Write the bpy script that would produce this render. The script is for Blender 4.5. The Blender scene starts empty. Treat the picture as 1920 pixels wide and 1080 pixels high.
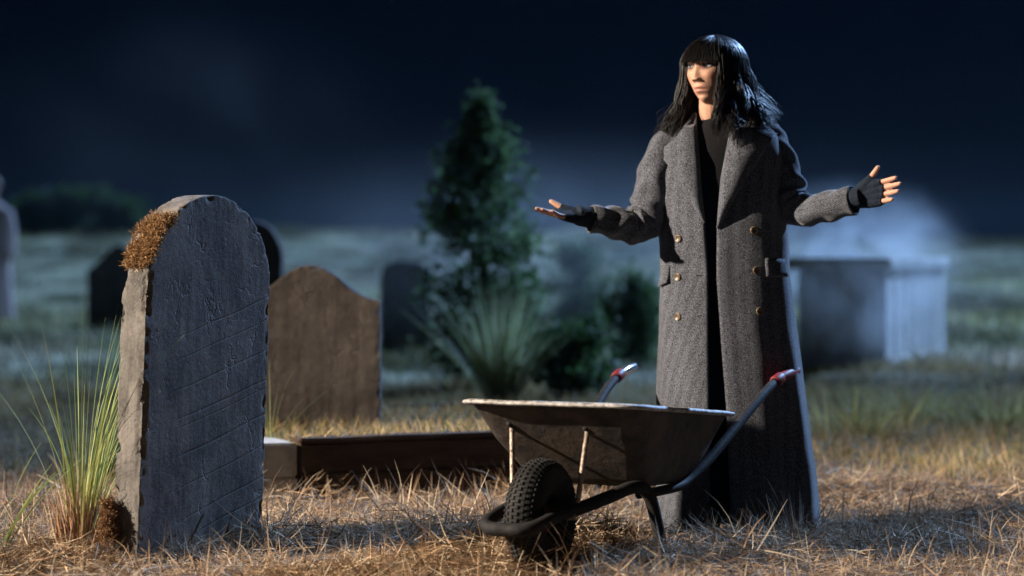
import bpy, bmesh, math, random
import numpy as np
from mathutils import Vector, Matrix

R = math.radians
rng = np.random.default_rng(11)
random.seed(11)
sc = bpy.context.scene
COL = sc.collection

# ------------------------------------------------------------------ camera, sky, sun, key lamp, exposure
F_PX, CAM_H, HORIZON = 4533.0, 0.95, 470.0          # 85 mm lens, camera 0.95 m above the ground, horizon row in the photograph
cam_d = bpy.data.cameras.new('camera')
cam = bpy.data.objects.new('camera', cam_d); COL.objects.link(cam)
cam.location = (0, 0, CAM_H); cam.rotation_euler = (R(90), 0, 0)
cam_d.sensor_width = 36; cam_d.lens = 85; cam_d.shift_y = -70 / 1920
cam_d.clip_start = 0.1; cam_d.clip_end = 1500
cam_d.dof.use_dof = True; cam_d.dof.focus_distance = 7.9; cam_d.dof.aperture_fstop = 1.55
sc.camera = cam

MOON_AZ, MOON_EL = 49.5, 33.0                       # from +X towards +Y: behind and right of the set
moon_vec = Vector((math.cos(R(MOON_AZ)) * math.cos(R(MOON_EL)), math.sin(R(MOON_AZ)) * math.cos(R(MOON_EL)), math.sin(R(MOON_EL))))
w = bpy.data.worlds.new('World'); sc.world = w; w.use_nodes = True
nt = w.node_tree; nt.nodes.clear()
sky = nt.nodes.new('ShaderNodeTexSky'); sky.sky_type = 'NISHITA'; sky.sun_disc = False
sky.sun_elevation = R(MOON_EL); sky.sun_rotation = R(90 - MOON_AZ)
tint = nt.nodes.new('ShaderNodeMix'); tint.data_type = 'RGBA'; tint.blend_type = 'MULTIPLY'
tint.inputs[0].default_value = 1; tint.inputs[7].default_value = (0.15, 0.40, 1.4, 1)
bgn = nt.nodes.new('ShaderNodeBackground'); bgn.inputs[1].default_value = 0.0004
out = nt.nodes.new('ShaderNodeOutputWorld')
nt.links.new(sky.outputs[0], tint.inputs[6]); nt.links.new(tint.outputs[2], bgn.inputs[0]); nt.links.new(bgn.outputs[0], out.inputs[0])

sun_d = bpy.data.lights.new('moonlight', 'SUN'); sun_d.energy = 5.0; sun_d.angle = R(0.6); sun_d.color = (0.34, 0.57, 1.0)
sun = bpy.data.objects.new('moonlight', sun_d); COL.objects.link(sun)
sun.rotation_euler = moon_vec.to_track_quat('Z', 'Y').to_euler(); sun.location = (12, 20, 12)

# the photograph is lit by a warm set lamp standing far off to the left
KEY_T = Vector((0.35, 7.95, 0.75))
KEY_AZ, KEY_EL, KEY_D = 11.5, 21.5, 12.0
key_vec = Vector((-math.cos(R(KEY_AZ)) * math.cos(R(KEY_EL)), -math.sin(R(KEY_AZ)) * math.cos(R(KEY_EL)), math.sin(R(KEY_EL))))
key_d = bpy.data.lights.new('set_lamp_light', 'SPOT'); key_d.energy = 13500; key_d.color = (1.0, 0.85, 0.69)
key_d.spot_size = R(34); key_d.spot_blend = 1.0; key_d.shadow_soft_size = 0.10
key = bpy.data.objects.new('set_lamp_light', key_d); COL.objects.link(key)
key.location = KEY_T + key_vec * KEY_D
key.rotation_euler = key_vec.to_track_quat('Z', 'Y').to_euler()

vs = sc.view_settings
vs.view_transform = 'Standard'; vs.look = 'None'; vs.exposure = 0.5; vs.gamma = 1.0; vs.use_curve_mapping = False
sc.cycles.use_denoising = True
sc.cycles.max_bounces = 6; sc.cycles.volume_bounces = 1; sc.cycles.transparent_max_bounces = 8
sc.cycles.volume_max_steps = 64; sc.cycles.volume_step_rate = 3.0
sc.cycles.sample_clamp_indirect = 4.0

def px(u, v, Y):                                    # photograph pixel + distance -> point
    return np.array(((u - 960) * Y / F_PX, Y, CAM_H - (v - HORIZON) * Y / F_PX))

# ------------------------------------------------------------------ numpy helpers
def hash3(i, j, k):
    h = (i * 374761393 + j * 668265263 + k * 2147483647 + 1013904223) & 0xFFFFFFFF
    h = ((h ^ (h >> 13)) * 1274126177) & 0xFFFFFFFF
    h = ((h ^ (h >> 16)) * 2246822519) & 0xFFFFFFFF
    return ((h ^ (h >> 15)) & 0xFFFFFF) / float(0xFFFFFF)

def vnoise(P, s=1.0, seed=0):                       # value noise, -1..1
    P = np.asarray(P, float) * s + seed * 17.13
    i = np.floor(P).astype(np.int64); f = P - i; f = f * f * (3 - 2 * f)
    r = 0
    for a in (0, 1):
        for b in (0, 1):
            for c in (0, 1):
                wgt = (f[:, 0] if a else 1 - f[:, 0]) * (f[:, 1] if b else 1 - f[:, 1]) * (f[:, 2] if c else 1 - f[:, 2])
                r = r + wgt * hash3(i[:, 0] + a, i[:, 1] + b, i[:, 2] + c)
    return r * 2 - 1

def fbm(P, s=1.0, o=4, seed=0):
    r = 0; a = 1; t = 0
    for q in range(o):
        r = r + a * vnoise(P, s * 2 ** q, seed + q * 3); t += a; a *= 0.5
    return r / t

def sstep(a, b, x):
    t = np.clip((np.asarray(x, float) - a) / (b - a), 0, 1); return t * t * (3 - 2 * t)

def norm(v):
    v = np.asarray(v, float); return v / (np.linalg.norm(v, axis=-1, keepdims=True) + 1e-12)

def catmull(P, n):
    P = np.asarray(P, float)
    Q = np.vstack([2 * P[0] - P[1], P, 2 * P[-1] - P[-2]])
    m = len(P) - 1; t = np.linspace(0, m, n); k = np.minimum(t.astype(int), m - 1); f = (t - k)[:, None]
    p0, p1, p2, p3 = Q[k], Q[k + 1], Q[k + 2], Q[k + 3]
    return 0.5 * (2 * p1 + (p2 - p0) * f + (2 * p0 - 5 * p1 + 4 * p2 - p3) * f ** 2 + (3 * p1 - p0 - 3 * p2 + p3) * f ** 3)

class Geo:                                          # collects vertices and faces of one mesh
    def __init__(s): s.v = []; s.f = []; s.n = 0
    def add(s, V, F):
        V = np.asarray(V, float); s.v.append(V); o = s.n
        s.f += [tuple(int(q) + o for q in f) for f in F]; s.n += len(V); return o
    def V(s): return np.vstack(s.v)

def frames(P):
    P = np.asarray(P, float); T = norm(np.gradient(P, axis=0))
    a = np.array((0, 0, 1.0)) if abs(T[0][2]) < 0.9 else np.array((1.0, 0, 0))
    N = [norm(np.cross(T[0], a))]
    for i in range(1, len(P)):
        n = N[-1] - T[i] * np.dot(N[-1], T[i]); N.append(norm(n))
    N = np.array(N); return T, N, np.cross(T, N)

def tube(P, r, k=10, n=None, cap=True, flat=1.0, disp=None, closed=False):
    P = np.asarray(P, float); r = np.broadcast_to(np.asarray(r, float), (len(P),))
    if n:
        rr = np.interp(np.linspace(0, 1, n), np.linspace(0, 1, len(P)), r); P = catmull(P, n); r = rr
    T, N, B = frames(P); m = len(P)
    ang = np.linspace(0, 2 * math.pi, k, endpoint=False)
    rad = np.repeat(r[:, None], k, 1)
    if disp is not None: rad = rad + disp(np.linspace(0, 1, m)[:, None], ang[None, :])
    V = P[:, None] + N[:, None] * (rad * np.cos(ang))[..., None] + B[:, None] * (rad * flat * np.sin(ang))[..., None]
    V = V.reshape(-1, 3); F = []
    for i in range(m if closed else m - 1):
        i2 = (i + 1) % m
        for j in range(k):
            F.append((i * k + j, i * k + (j + 1) % k, i2 * k + (j + 1) % k, i2 * k + j))
    if cap and not closed:
        F.append(tuple(range(k))[::-1]); F.append(tuple((m - 1) * k + j for j in range(k)))
    return V, F

def capsule(P, r, k=12, n=14):                      # tube with round ends
    P = catmull(P, n) if len(P) > 2 else np.linspace(P[0], P[1], n)
    r = np.interp(np.linspace(0, 1, n), np.linspace(0, 1, len(np.atleast_1d(r))), np.atleast_1d(r))
    d0 = norm(P[0] - P[1]); d1 = norm(P[-1] - P[-2])
    A = []; ra = []
    for q in (1.0, 0.85, 0.5): A.append(P[0] + d0 * r[0] * q); ra.append(r[0] * math.sqrt(max(1e-4, 1 - q * q)) if q < 1 else r[0] * 0.12)
    B = []; rb = []
    for q in (0.5, 0.85, 1.0): B.append(P[-1] + d1 * r[-1] * q); rb.append(r[-1] * math.sqrt(max(1e-4, 1 - q * q)) if q < 1 else r[-1] * 0.12)
    return tube(np.vstack([A, P, B]), np.concatenate([ra, r, rb]), k)

def boxg(lo, hi):
    x0, y0, z0 = lo; x1, y1, z1 = hi
    V = [(x0, y0, z0), (x1, y0, z0), (x1, y1, z0), (x0, y1, z0), (x0, y0, z1), (x1, y0, z1), (x1, y1, z1), (x0, y1, z1)]
    return V, [(3, 2, 1, 0), (4, 5, 6, 7), (0, 1, 5, 4), (1, 2, 6, 5), (2, 3, 7, 6), (3, 0, 4, 7)]

def mesh_of(name, V, F, smooth=False):
    me = bpy.data.meshes.new(name); me.from_pydata(np.asarray(V).tolist(), [], F if isinstance(F, list) else F.tolist()); me.update()
    if smooth: me.polygons.foreach_set('use_smooth', [True] * len(me.polygons))
    return me

def mesh_np(name, V, F, smooth=False):              # all faces of the same size, fast
    F = np.asarray(F, np.int32); V = np.asarray(V, np.float32); k = F.shape[1]
    me = bpy.data.meshes.new(name); me.vertices.add(len(V)); me.vertices.foreach_set('co', V.ravel())
    me.loops.add(F.size); me.loops.foreach_set('vertex_index', F.ravel())
    me.polygons.add(len(F)); me.polygons.foreach_set('loop_start', np.arange(0, F.size, k, dtype=np.int32))
    me.update(calc_edges=True)
    if smooth: me.polygons.foreach_set('use_smooth', np.ones(len(F), bool))
    return me

def colour(me, C):                                  # per-vertex own colour of the thing
    C = np.asarray(C, np.float32)
    a = me.color_attributes.new('tone', 'FLOAT_COLOR', 'POINT')
    a.data.foreach_set('color', np.hstack([C, np.ones((len(C), 1), np.float32)]).ravel())

ORG = {}
def root(name, label, cat, loc, group=None):
    o = bpy.data.objects.new(name, None); COL.objects.link(o); o.location = loc; o.empty_display_size = 0.1
    o['label'] = label; o['category'] = cat
    if group: o['group'] = group
    ORG[o.name] = np.array(loc, float); return o

def put(name, me, mat, parent=None, org=None):
    o = bpy.data.objects.new(name, me); COL.objects.link(o)
    me.materials.append(mat)
    if parent is not None:
        g = ORG[parent.name]
        me.transform(Matrix.Translation(Vector(-g))); o.parent = parent; ORG[o.name] = g
    elif org is not None:
        me.transform(Matrix.Translation(Vector(-np.asarray(org, float)))); o.location = org; ORG[o.name] = np.array(org, float)
    return o

def part(name, g, mat, parent, smooth=False, bevel=0):
    V, F = (g.V(), g.f) if isinstance(g, Geo) else g
    o = put(name, mesh_of(name, V, F, smooth), mat, parent)
    if bevel:
        b = o.modifiers.new('bevel', 'BEVEL'); b.width = bevel; b.segments = 2; b.limit_method = 'ANGLE'
    return o

def tag(o, label, cat=None, group=None, kind=None):
    o['label'] = label
    if cat: o['category'] = cat
    if group: o['group'] = group
    if kind: o['kind'] = kind
    return o

def remesh(V, F, vox, smooth_it=2, fac=0.5):        # one continuous skin round overlapping pieces
    me = mesh_of('tmp', V, F); o = bpy.data.objects.new('tmp', me); COL.objects.link(o)
    m = o.modifiers.new('r', 'REMESH'); m.mode = 'VOXEL'; m.voxel_size = vox; m.use_smooth_shade = True
    if smooth_it:
        s = o.modifiers.new('s', 'SMOOTH'); s.factor = fac; s.iterations = smooth_it
    dg = bpy.context.evaluated_depsgraph_get(); dg.update()
    e = o.evaluated_get(dg).to_mesh()
    n = len(e.vertices); V2 = np.empty(n * 3); e.vertices.foreach_get('co', V2)
    F2 = np.empty(len(e.loops), np.int32); e.loops.foreach_get('vertex_index', F2)
    tot = np.empty(len(e.polygons), np.int32); e.polygons.foreach_get('loop_total', tot)
    nr = np.empty(n * 3); e.vertices.foreach_get('normal', nr)
    o.evaluated_get(dg).to_mesh_clear(); bpy.data.objects.remove(o); bpy.data.meshes.remove(me)
    assert (tot == 4).all()
    return V2.reshape(-1, 3), F2.reshape(-1, 4), nr.reshape(-1, 3)

# ------------------------------------------------------------------ materials
def nodes(name):
    m = bpy.data.materials.new(name); m.use_nodes = True
    t = m.node_tree; return m, t, t.nodes['Principled BSDF']

def mat(name, c1, c2=None, scale=8, rough=0.8, bump=0.0, bscale=60, metal=0, spec=0.4, detail=6, attr=False, tscale=None, coat=0):
    m, t, b = nodes(name); L = t.links.new
    b.inputs['Roughness'].default_value = rough; b.inputs['Metallic'].default_value = metal
    b.inputs['Specular IOR Level'].default_value = spec
    tc = t.nodes.new('ShaderNodeTexCoord')
    src = tc.outputs['Object']
    if tscale:
        mp = t.nodes.new('ShaderNodeMapping'); mp.inputs['Scale'].default_value = tscale; L(src, mp.inputs[0]); src = mp.outputs[0]
    c2 = c2 or c1
    n = t.nodes.new('ShaderNodeTexNoise'); n.inputs['Scale'].default_value = scale; n.inputs['Detail'].default_value = detail; n.inputs['Roughness'].default_value = 0.65
    L(src, n.inputs['Vector'])
    r = t.nodes.new('ShaderNodeValToRGB'); r.color_ramp.elements[0].position = 0.35; r.color_ramp.elements[1].position = 0.65
    r.color_ramp.elements[0].color = (*c1, 1); r.color_ramp.elements[1].color = (*c2, 1)
    L(n.outputs[0], r.inputs[0]); res = r.outputs[0]
    if attr:
        a = t.nodes.new('ShaderNodeAttribute'); a.attribute_name = 'tone'
        mx = t.nodes.new('ShaderNodeMix'); mx.data_type = 'RGBA'; mx.blend_type = 'MULTIPLY'; mx.inputs[0].default_value = 1
        L(res, mx.inputs[6]); L(a.outputs['Color'], mx.inputs[7]); res = mx.outputs[2]
    L(res, b.inputs['Base Color'])
    if bump:
        n2 = t.nodes.new('ShaderNodeTexNoise'); n2.inputs['Scale'].default_value = bscale; n2.inputs['Detail'].default_value = 8; n2.inputs['Roughness'].default_value = 0.7
        L(src, n2.inputs['Vector'])
        bp = t.nodes.new('ShaderNodeBump'); bp.inputs['Strength'].default_value = bump; bp.inputs['Distance'].default_value = 0.01
        L(n2.outputs[0], bp.inputs['Height']); L(bp.outputs[0], b.inputs['Normal'])
    return m

def leaf_mat(name, rough=0.6, trans=0.35, spec=0.3):
    m, t, b = nodes(name); L = t.links.new
    a = t.nodes.new('ShaderNodeAttribute'); a.attribute_name = 'tone'
    L(a.outputs['Color'], b.inputs['Base Color']); b.inputs['Roughness'].default_value = rough; b.inputs['Specular IOR Level'].default_value = spec
    tr = t.nodes.new('ShaderNodeBsdfTranslucent'); L(a.outputs['Color'], tr.inputs['Color'])
    mx = t.nodes.new('ShaderNodeMixShader'); mx.inputs[0].default_value = trans
    o = t.nodes['Material Output']; L(b.outputs[0], mx.inputs[1]); L(tr.outputs[0], mx.inputs[2]); L(mx.outputs[0], o.inputs['Surface'])
    return m

def stone_mat(name, c1, c2, shadow_grooves=False, bump=0.6):
    m, t, b = nodes(name); L = t.links.new
    b.inputs['Roughness'].default_value = 0.86; b.inputs['Specular IOR Level'].default_value = 0.35
    tc = t.nodes.new('ShaderNodeTexCoord'); O = tc.outputs['Object']
    def noise(scale, vec=O, det=8, ro=0.65):
        n = t.nodes.new('ShaderNodeTexNoise'); n.inputs['Scale'].default_value = scale; n.inputs['Detail'].default_value = det; n.inputs['Roughness'].default_value = ro
        L(vec, n.inputs['Vector']); return n.outputs[0]
    def mth(op, a, bb):
        q = t.nodes.new('ShaderNodeMath'); q.operation = op
        for i, z in enumerate((a, bb)):
            if isinstance(z, (int, float)): q.inputs[i].default_value = z
            else: L(z, q.inputs[i])
        return q.outputs[0]
    mp = t.nodes.new('ShaderNodeMapping'); mp.inputs['Scale'].default_value = (9, 9, 1.4); L(O, mp.inputs[0])
    streak = noise(3.0, mp.outputs[0])
    big = noise(5.0); fine = noise(90)
    f = mth('ADD', mth('MULTIPLY', big, 0.45), mth('ADD', mth('MULTIPLY', streak, 0.35), mth('MULTIPLY', fine, 0.2)))
    r = t.nodes.new('ShaderNodeValToRGB'); e = r.color_ramp.elements; e[0].position = 0.42; e[1].position = 0.58
    e[0].color = (*c1, 1); e[1].color = (*c2, 1); L(f, r.inputs[0])
    # speckle of lichen
    sp = t.nodes.new('ShaderNodeTexVoronoi'); sp.inputs['Scale'].default_value = 55; L(O, sp.inputs['Vector'])
    spm = t.nodes.new('ShaderNodeMapRange'); spm.inputs[1].default_value = 0.10; spm.inputs[2].default_value = 0.2; spm.inputs[3].default_value = 0.55; spm.inputs[4].default_value = 0; L(sp.outputs[0], spm.inputs[0])
    gate = t.nodes.new('ShaderNodeMapRange'); gate.inputs[1].default_value = 0.52; gate.inputs[2].default_value = 0.62; L(noise(14), gate.inputs[0])
    mx = t.nodes.new('ShaderNodeMix'); mx.data_type = 'RGBA'; L(mth('MULTIPLY', spm.outputs[0], gate.outputs[0]), mx.inputs[0]); L(r.outputs[0], mx.inputs[6]); mx.inputs[7].default_value = (0.3, 0.29, 0.25, 1)
    L(mx.outputs[2], b.inputs['Base Color'])
    # ragged cracks and pits, and rain streaks running down
    m3 = t.nodes.new('ShaderNodeMapping'); m3.inputs['Scale'].default_value = (5, 5, 1.1); L(O, m3.inputs[0])
    wv = t.nodes.new('ShaderNodeVectorMath'); wv.operation = 'ADD'; L(m3.outputs[0], wv.inputs[0])
    nn_ = t.nodes.new('ShaderNodeTexNoise'); nn_.inputs['Scale'].default_value = 9; nn_.inputs['Detail'].default_value = 5; L(O, nn_.inputs['Vector']); L(nn_.outputs['Color'], wv.inputs[1])
    vc = t.nodes.new('ShaderNodeTexVoronoi'); vc.feature = 'DISTANCE_TO_EDGE'; vc.inputs['Scale'].default_value = 1.3; L(wv.outputs[0], vc.inputs['Vector'])
    ck = t.nodes.new('ShaderNodeMapRange'); ck.inputs[1].default_value = 0.0; ck.inputs[2].default_value = 0.03; ck.inputs[3].default_value = -1.1; ck.inputs[4].default_value = 0; L(vc.outputs['Distance'], ck.inputs[0])
    ckg = t.nodes.new('ShaderNodeMapRange'); ckg.inputs[1].default_value = 0.50; ckg.inputs[2].default_value = 0.60; L(noise(4.5, det=3), ckg.inputs[0])
    pit = t.nodes.new('ShaderNodeMapRange'); pit.inputs[1].default_value = 0.60; pit.inputs[2].default_value = 0.72; pit.inputs[3].default_value = 0; pit.inputs[4].default_value = -0.7; L(noise(42, det=5), pit.inputs[0])
    h = mth('ADD', mth('MULTIPLY', noise(70), 0.5), mth('ADD', mth('MULTIPLY', noise(260, det=4), 0.45), mth('MULTIPLY', streak, 0.4)))
    h = mth('ADD', h, mth('ADD', mth('MULTIPLY', ck.outputs[0], ckg.outputs[0]), pit.outputs[0]))
    if shadow_grooves:                                     # cast twig shadows imitated by long shallow bump lines across the face
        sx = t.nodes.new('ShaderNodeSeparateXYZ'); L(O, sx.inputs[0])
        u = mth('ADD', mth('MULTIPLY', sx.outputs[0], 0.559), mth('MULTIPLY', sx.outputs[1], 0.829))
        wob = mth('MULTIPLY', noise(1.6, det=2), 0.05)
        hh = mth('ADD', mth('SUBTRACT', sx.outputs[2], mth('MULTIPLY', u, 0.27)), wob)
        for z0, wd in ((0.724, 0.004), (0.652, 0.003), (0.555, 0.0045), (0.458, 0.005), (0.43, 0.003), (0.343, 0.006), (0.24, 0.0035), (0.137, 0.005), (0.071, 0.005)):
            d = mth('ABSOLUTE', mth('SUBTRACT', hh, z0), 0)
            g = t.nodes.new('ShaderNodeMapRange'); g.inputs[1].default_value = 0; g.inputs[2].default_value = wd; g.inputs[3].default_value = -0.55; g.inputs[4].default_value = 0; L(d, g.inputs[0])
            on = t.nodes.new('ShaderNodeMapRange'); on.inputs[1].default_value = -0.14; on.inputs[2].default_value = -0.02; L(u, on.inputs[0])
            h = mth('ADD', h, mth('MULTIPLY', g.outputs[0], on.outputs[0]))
    bp = t.nodes.new('ShaderNodeBump'); bp.inputs['Strength'].default_value = bump; bp.inputs['Distance'].default_value = 0.012
    L(h, bp.inputs['Height']); L(bp.outputs[0], b.inputs['Normal'])
    return m

def tweed_mat(name):
    m, t, b = nodes(name); L = t.links.new
    b.inputs['Roughness'].default_value = 0.95; b.inputs['Specular IOR Level'].default_value = 0.15
    b.inputs['Sheen Weight'].default_value = 0.25; b.inputs['Sheen Roughness'].default_value = 0.4
    uv = t.nodes.new('ShaderNodeUVMap'); uv.uv_map = 'UVMap'
    sx = t.nodes.new('ShaderNodeSeparateXYZ'); L(uv.outputs[0], sx.inputs[0])
    def mth(op, a, bb=0.0):
        q = t.nodes.new('ShaderNodeMath'); q.operation = op
        for i, z in enumerate((a, bb)):
            if isinstance(z, (int, float)): q.inputs[i].default_value = z
            else: L(z, q.inputs[i])
        return q.outputs[0]
    # herringbone: 16 mm columns, twill flips its slope from column to column
    tri = mth('PINGPONG', sx.outputs[0], 0.011)
    tw = mth('SINE', mth('MULTIPLY', mth('ADD', mth('MULTIPLY', tri, 1.3), sx.outputs[1]), 2 * math.pi / 0.006))
    tc = t.nodes.new('ShaderNodeTexCoord')
    n = t.nodes.new('ShaderNodeTexNoise'); n.inputs['Scale'].default_value = 330; n.inputs['Detail'].default_value = 2; L(tc.outputs['Object'], n.inputs['Vector'])
    n2 = t.nodes.new('ShaderNodeTexNoise'); n2.inputs['Scale'].default_value = 5; n2.inputs['Detail'].default_value = 4; L(tc.outputs['Object'], n2.inputs['Vector'])
    col = mth('PINGPONG', sx.outputs[0], 0.022)
    colm = mth('MULTIPLY', mth('GREATER_THAN', col, 0.011), 0.07)
    f = mth('ADD', mth('ADD', mth('MULTIPLY', tw, 0.10), mth('MULTIPLY', mth('SUBTRACT', n.outputs[0], 0.5), 2.0)), mth('ADD', mth('MULTIPLY', n2.outputs[0], 0.25), colm))
    r = t.nodes.new('ShaderNodeValToRGB'); e = r.color_ramp.elements; e[0].position = -0.0; e[1].position = 0.40
    e[0].color = (0.022, 0.022, 0.025, 1); e[1].color = (0.145, 0.157, 0.190, 1); L(f, r.inputs[0]); L(r.outputs[0], b.inputs['Base Color'])
    bp = t.nodes.new('ShaderNodeBump'); bp.inputs['Strength'].default_value = 0.35; bp.inputs['Distance'].default_value = 0.002
    L(mth('ADD', n.outputs[0], mth('MULTIPLY', tw, 0.2)), bp.inputs['Height']); L(bp.outputs[0], b.inputs['Normal'])
    return m

def volume_mat(name, dens, color=(0.85, 0.9, 1), aniso=0.3):
    m = bpy.data.materials.new(name); m.use_nodes = True; t = m.node_tree; t.nodes.clear()
    o = t.nodes.new('ShaderNodeOutputMaterial'); v = t.nodes.new('ShaderNodeVolumePrincipled')
    v.inputs['Color'].default_value = (*color, 1); v.inputs['Density'].default_value = dens; v.inputs['Anisotropy'].default_value = aniso
    t.links.new(v.outputs[0], o.inputs['Volume']); return m, t, v

M = {}
M['grey_stone'] = stone_mat('weathered_grey_stone', (0.045, 0.041, 0.038), (0.165, 0.15, 0.135), shadow_grooves=True, bump=0.42)
M['brown_stone'] = stone_mat('brown_sandstone', (0.05, 0.041, 0.036), (0.125, 0.103, 0.09))
M['dark_stone'] = stone_mat('dark_slate_stone', (0.05, 0.045, 0.045), (0.14, 0.125, 0.12))
M['pale_stone'] = stone_mat('pale_tomb_stone', (0.42, 0.42, 0.41), (0.72, 0.72, 0.70))
M['timber'] = mat('weathered_timber', (0.03, 0.017, 0.01), (0.075, 0.045, 0.027), 3, 0.85, 0.5, 30, tscale=(1, 1, 5))
M['timber_grey'] = mat('grey_kerb_stone', (0.27, 0.26, 0.245), (0.46, 0.45, 0.43), 9, 0.9, 0.5, 60)
M['soil'] = mat('dark_soil', (0.03, 0.022, 0.015), (0.07, 0.05, 0.033), 12, 0.95, 0.8, 40)
M['blade'] = leaf_mat('grass_blade', 0.65, 0.3, 0.2)
M['straw'] = leaf_mat('dry_straw', 0.7, 0.15, 0.15)
M['leaf'] = leaf_mat('leaf', 0.6, 0.45, 0.22)
M['bark'] = mat('bark', (0.03, 0.022, 0.016), (0.07, 0.055, 0.04), 20, 0.9, 0.6, 50)
M['skin'] = mat('skin', (0.80, 0.76, 0.74), (1, 1, 1), 130, 0.55, 0.2, 300, spec=0.4, attr=True)
M['skin'].node_tree.nodes['Principled BSDF'].inputs['Subsurface Weight'].default_value = 0.12
M['skin'].node_tree.nodes['Principled BSDF'].inputs['Subsurface Scale'].default_value = 0.006
M['eye'] = mat('eye', (1, 1, 1), None, 5, 0.08, spec=0.8, attr=True)
M['hair'] = mat('dark_hair', (0.004, 0.0035, 0.0035), (0.010, 0.008, 0.0075), 60, 0.42, spec=0.22)
M['tweed'] = tweed_mat('grey_herringbone_tweed')
M['black_knit'] = mat('black_knit', (0.0035, 0.0035, 0.005), (0.007, 0.007, 0.009), 200, 0.9, 0.4, 400, spec=0.2)
M['glove_knit'] = mat('dark_blue_knit', (0.008, 0.013, 0.024), (0.022, 0.032, 0.05), 260, 0.95, 0.6, 420, spec=0.2)
M['horn'] = mat('horn_button', (0.05, 0.032, 0.018), (0.17, 0.12, 0.07), 90, 0.35, spec=0.5)
M['tray'] = mat('worn_barrow_paint', (0.018, 0.017, 0.017), (0.085, 0.064, 0.05), 11, 0.62, 0.6, 45, metal=0.1, spec=0.4, detail=12)
M['rim'] = mat('scuffed_rim_metal', (0.11, 0.098, 0.09), (0.56, 0.54, 0.52), 38, 0.5, 0.5, 120, metal=0.1)
M['frame'] = mat('black_tube_paint', (0.012, 0.012, 0.014), (0.03, 0.028, 0.028), 30, 0.7, 0.25, 80, spec=0.15)
M['strut'] = mat('galvanised_strut', (0.10, 0.06, 0.04), (0.50, 0.42, 0.35), 55, 0.45, 0.4, 90, metal=0.4)
M['rubber'] = mat('tyre_rubber', (0.007, 0.007, 0.007), (0.018, 0.017, 0.016), 25, 0.75, 0.3, 100, spec=0.35)
M['wheel_red'] = mat('dark_red_wheel_paint', (0.09, 0.01, 0.01), (0.16, 0.022, 0.02), 18, 0.5, 0.2, 60)
M['red_grip'] = mat('red_grip_band', (0.15, 0.010, 0.013), (0.22, 0.02, 0.022), 30, 0.55, spec=0.25)
M['steel'] = mat('bright_steel_grip', (0.5, 0.5, 0.52), (0.7, 0.7, 0.72), 30, 0.22, metal=0.9)
M['white_cloth'] = mat('white_cloth', (0.62, 0.56, 0.57), (0.80, 0.75, 0.76), 6, 0.9, 0.3, 30)
_t = M['white_cloth'].node_tree; _tr = _t.nodes.new('ShaderNodeBsdfTranslucent'); _tr.inputs[0].default_value = (0.8, 0.74, 0.76, 1)   # thin cloth lets light through
_mx = _t.nodes.new('ShaderNodeMixShader'); _mx.inputs[0].default_value = 0.5
_t.links.new(_t.nodes['Principled BSDF'].outputs[0], _mx.inputs[1]); _t.links.new(_tr.outputs[0], _mx.inputs[2]); _t.links.new(_mx.outputs[0], _t.nodes['Material Output'].inputs['Surface'])
M['moss'] = leaf_mat('dry_moss', 0.9, 0.2, 0.1)

# ------------------------------------------------------------------ terrain
def H(x, y):
    x = np.asarray(x, float); y = np.asarray(y, float)
    z = 0.016 * np.sin(x * 2.3 + 1.0) * np.sin(y * 1.9 + 0.4) + 0.009 * np.sin(x * 5.1 + y * 3.3) * np.cos(y * 6.1 - x)
    z = z * sstep(60, 10, y) - 0.045 * sstep(7.65, 7.0, y)
    z = z - 0.065 * sstep(7.75, 8.25, y) * sstep(9.7, 8.9, y) * sstep(0.25, 0.55, x) * sstep(2.2, 1.5, x)   # hollow where the woman stands
    xy = np.stack([x.ravel() * 0.55, y.ravel() * 0.42, np.zeros(x.size)], 1)
    z = z + (0.085 * fbm(xy, 1.0, 3, 31)).reshape(x.shape) * sstep(17.5, 20, y) * sstep(75, 55, y)
    edge = 16.35 + 0.18 * np.sin(x * 1.7) + 0.1 * np.sin(x * 4.3)
    z = z + 0.115 * sstep(edge - 0.3, edge + 0.12, y) * sstep(0.9, 1.9, x)
    crest = 1.36 - 0.36 * sstep(3, 9.5, x) + 0.03 * np.sin(x * 0.55) + 0.02 * np.sin(x * 1.4 + 1)
    up = sstep(33, 60, y) * (1 - sstep(66, 130, y))
    return z + crest * up - 0.6 * sstep(66, 130, y)

xs = np.concatenate([np.linspace(-150, -12, 30)[:-1], np.linspace(-12, -3, 50)[:-1], np.linspace(-3, 4, 150)[:-1], np.linspace(4, 14, 55)[:-1], np.linspace(14, 150, 30)])
ys = np.concatenate([np.linspace(-40, 6, 20)[:-1], np.linspace(6, 18, 170)[:-1], np.linspace(18, 70, 110)[:-1], np.linspace(70, 180, 24)])
X, Y = np.meshgrid(xs, ys); P = np.stack([X, Y, H(X, Y)], -1).reshape(-1, 3)
near = sstep(24, 14, P[:, 1]) * sstep(3, 6, P[:, 1])
P[:, 2] += near * 0.012 * fbm(P * (1, 1, 0), 7.0, 3)
nx = len(xs); idx = np.arange(len(P)).reshape(len(ys), nx)
FQ = np.stack([idx[:-1, :-1], idx[:-1, 1:], idx[1:, 1:], idx[1:, :-1]], -1).reshape(-1, 4)
m, t, b = nodes('ground_earth'); L = t.links.new
b.inputs['Roughness'].default_value = 0.95; b.inputs['Specular IOR Level'].default_value = 0.1
tc = t.nodes.new('ShaderNodeTexCoord')
def nz(s, d=6):
    n = t.nodes.new('ShaderNodeTexNoise'); n.inputs['Scale'].default_value = s; n.inputs['Detail'].default_value = d; L(tc.outputs['Object'], n.inputs['Vector']); return n.outputs[0]
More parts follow.
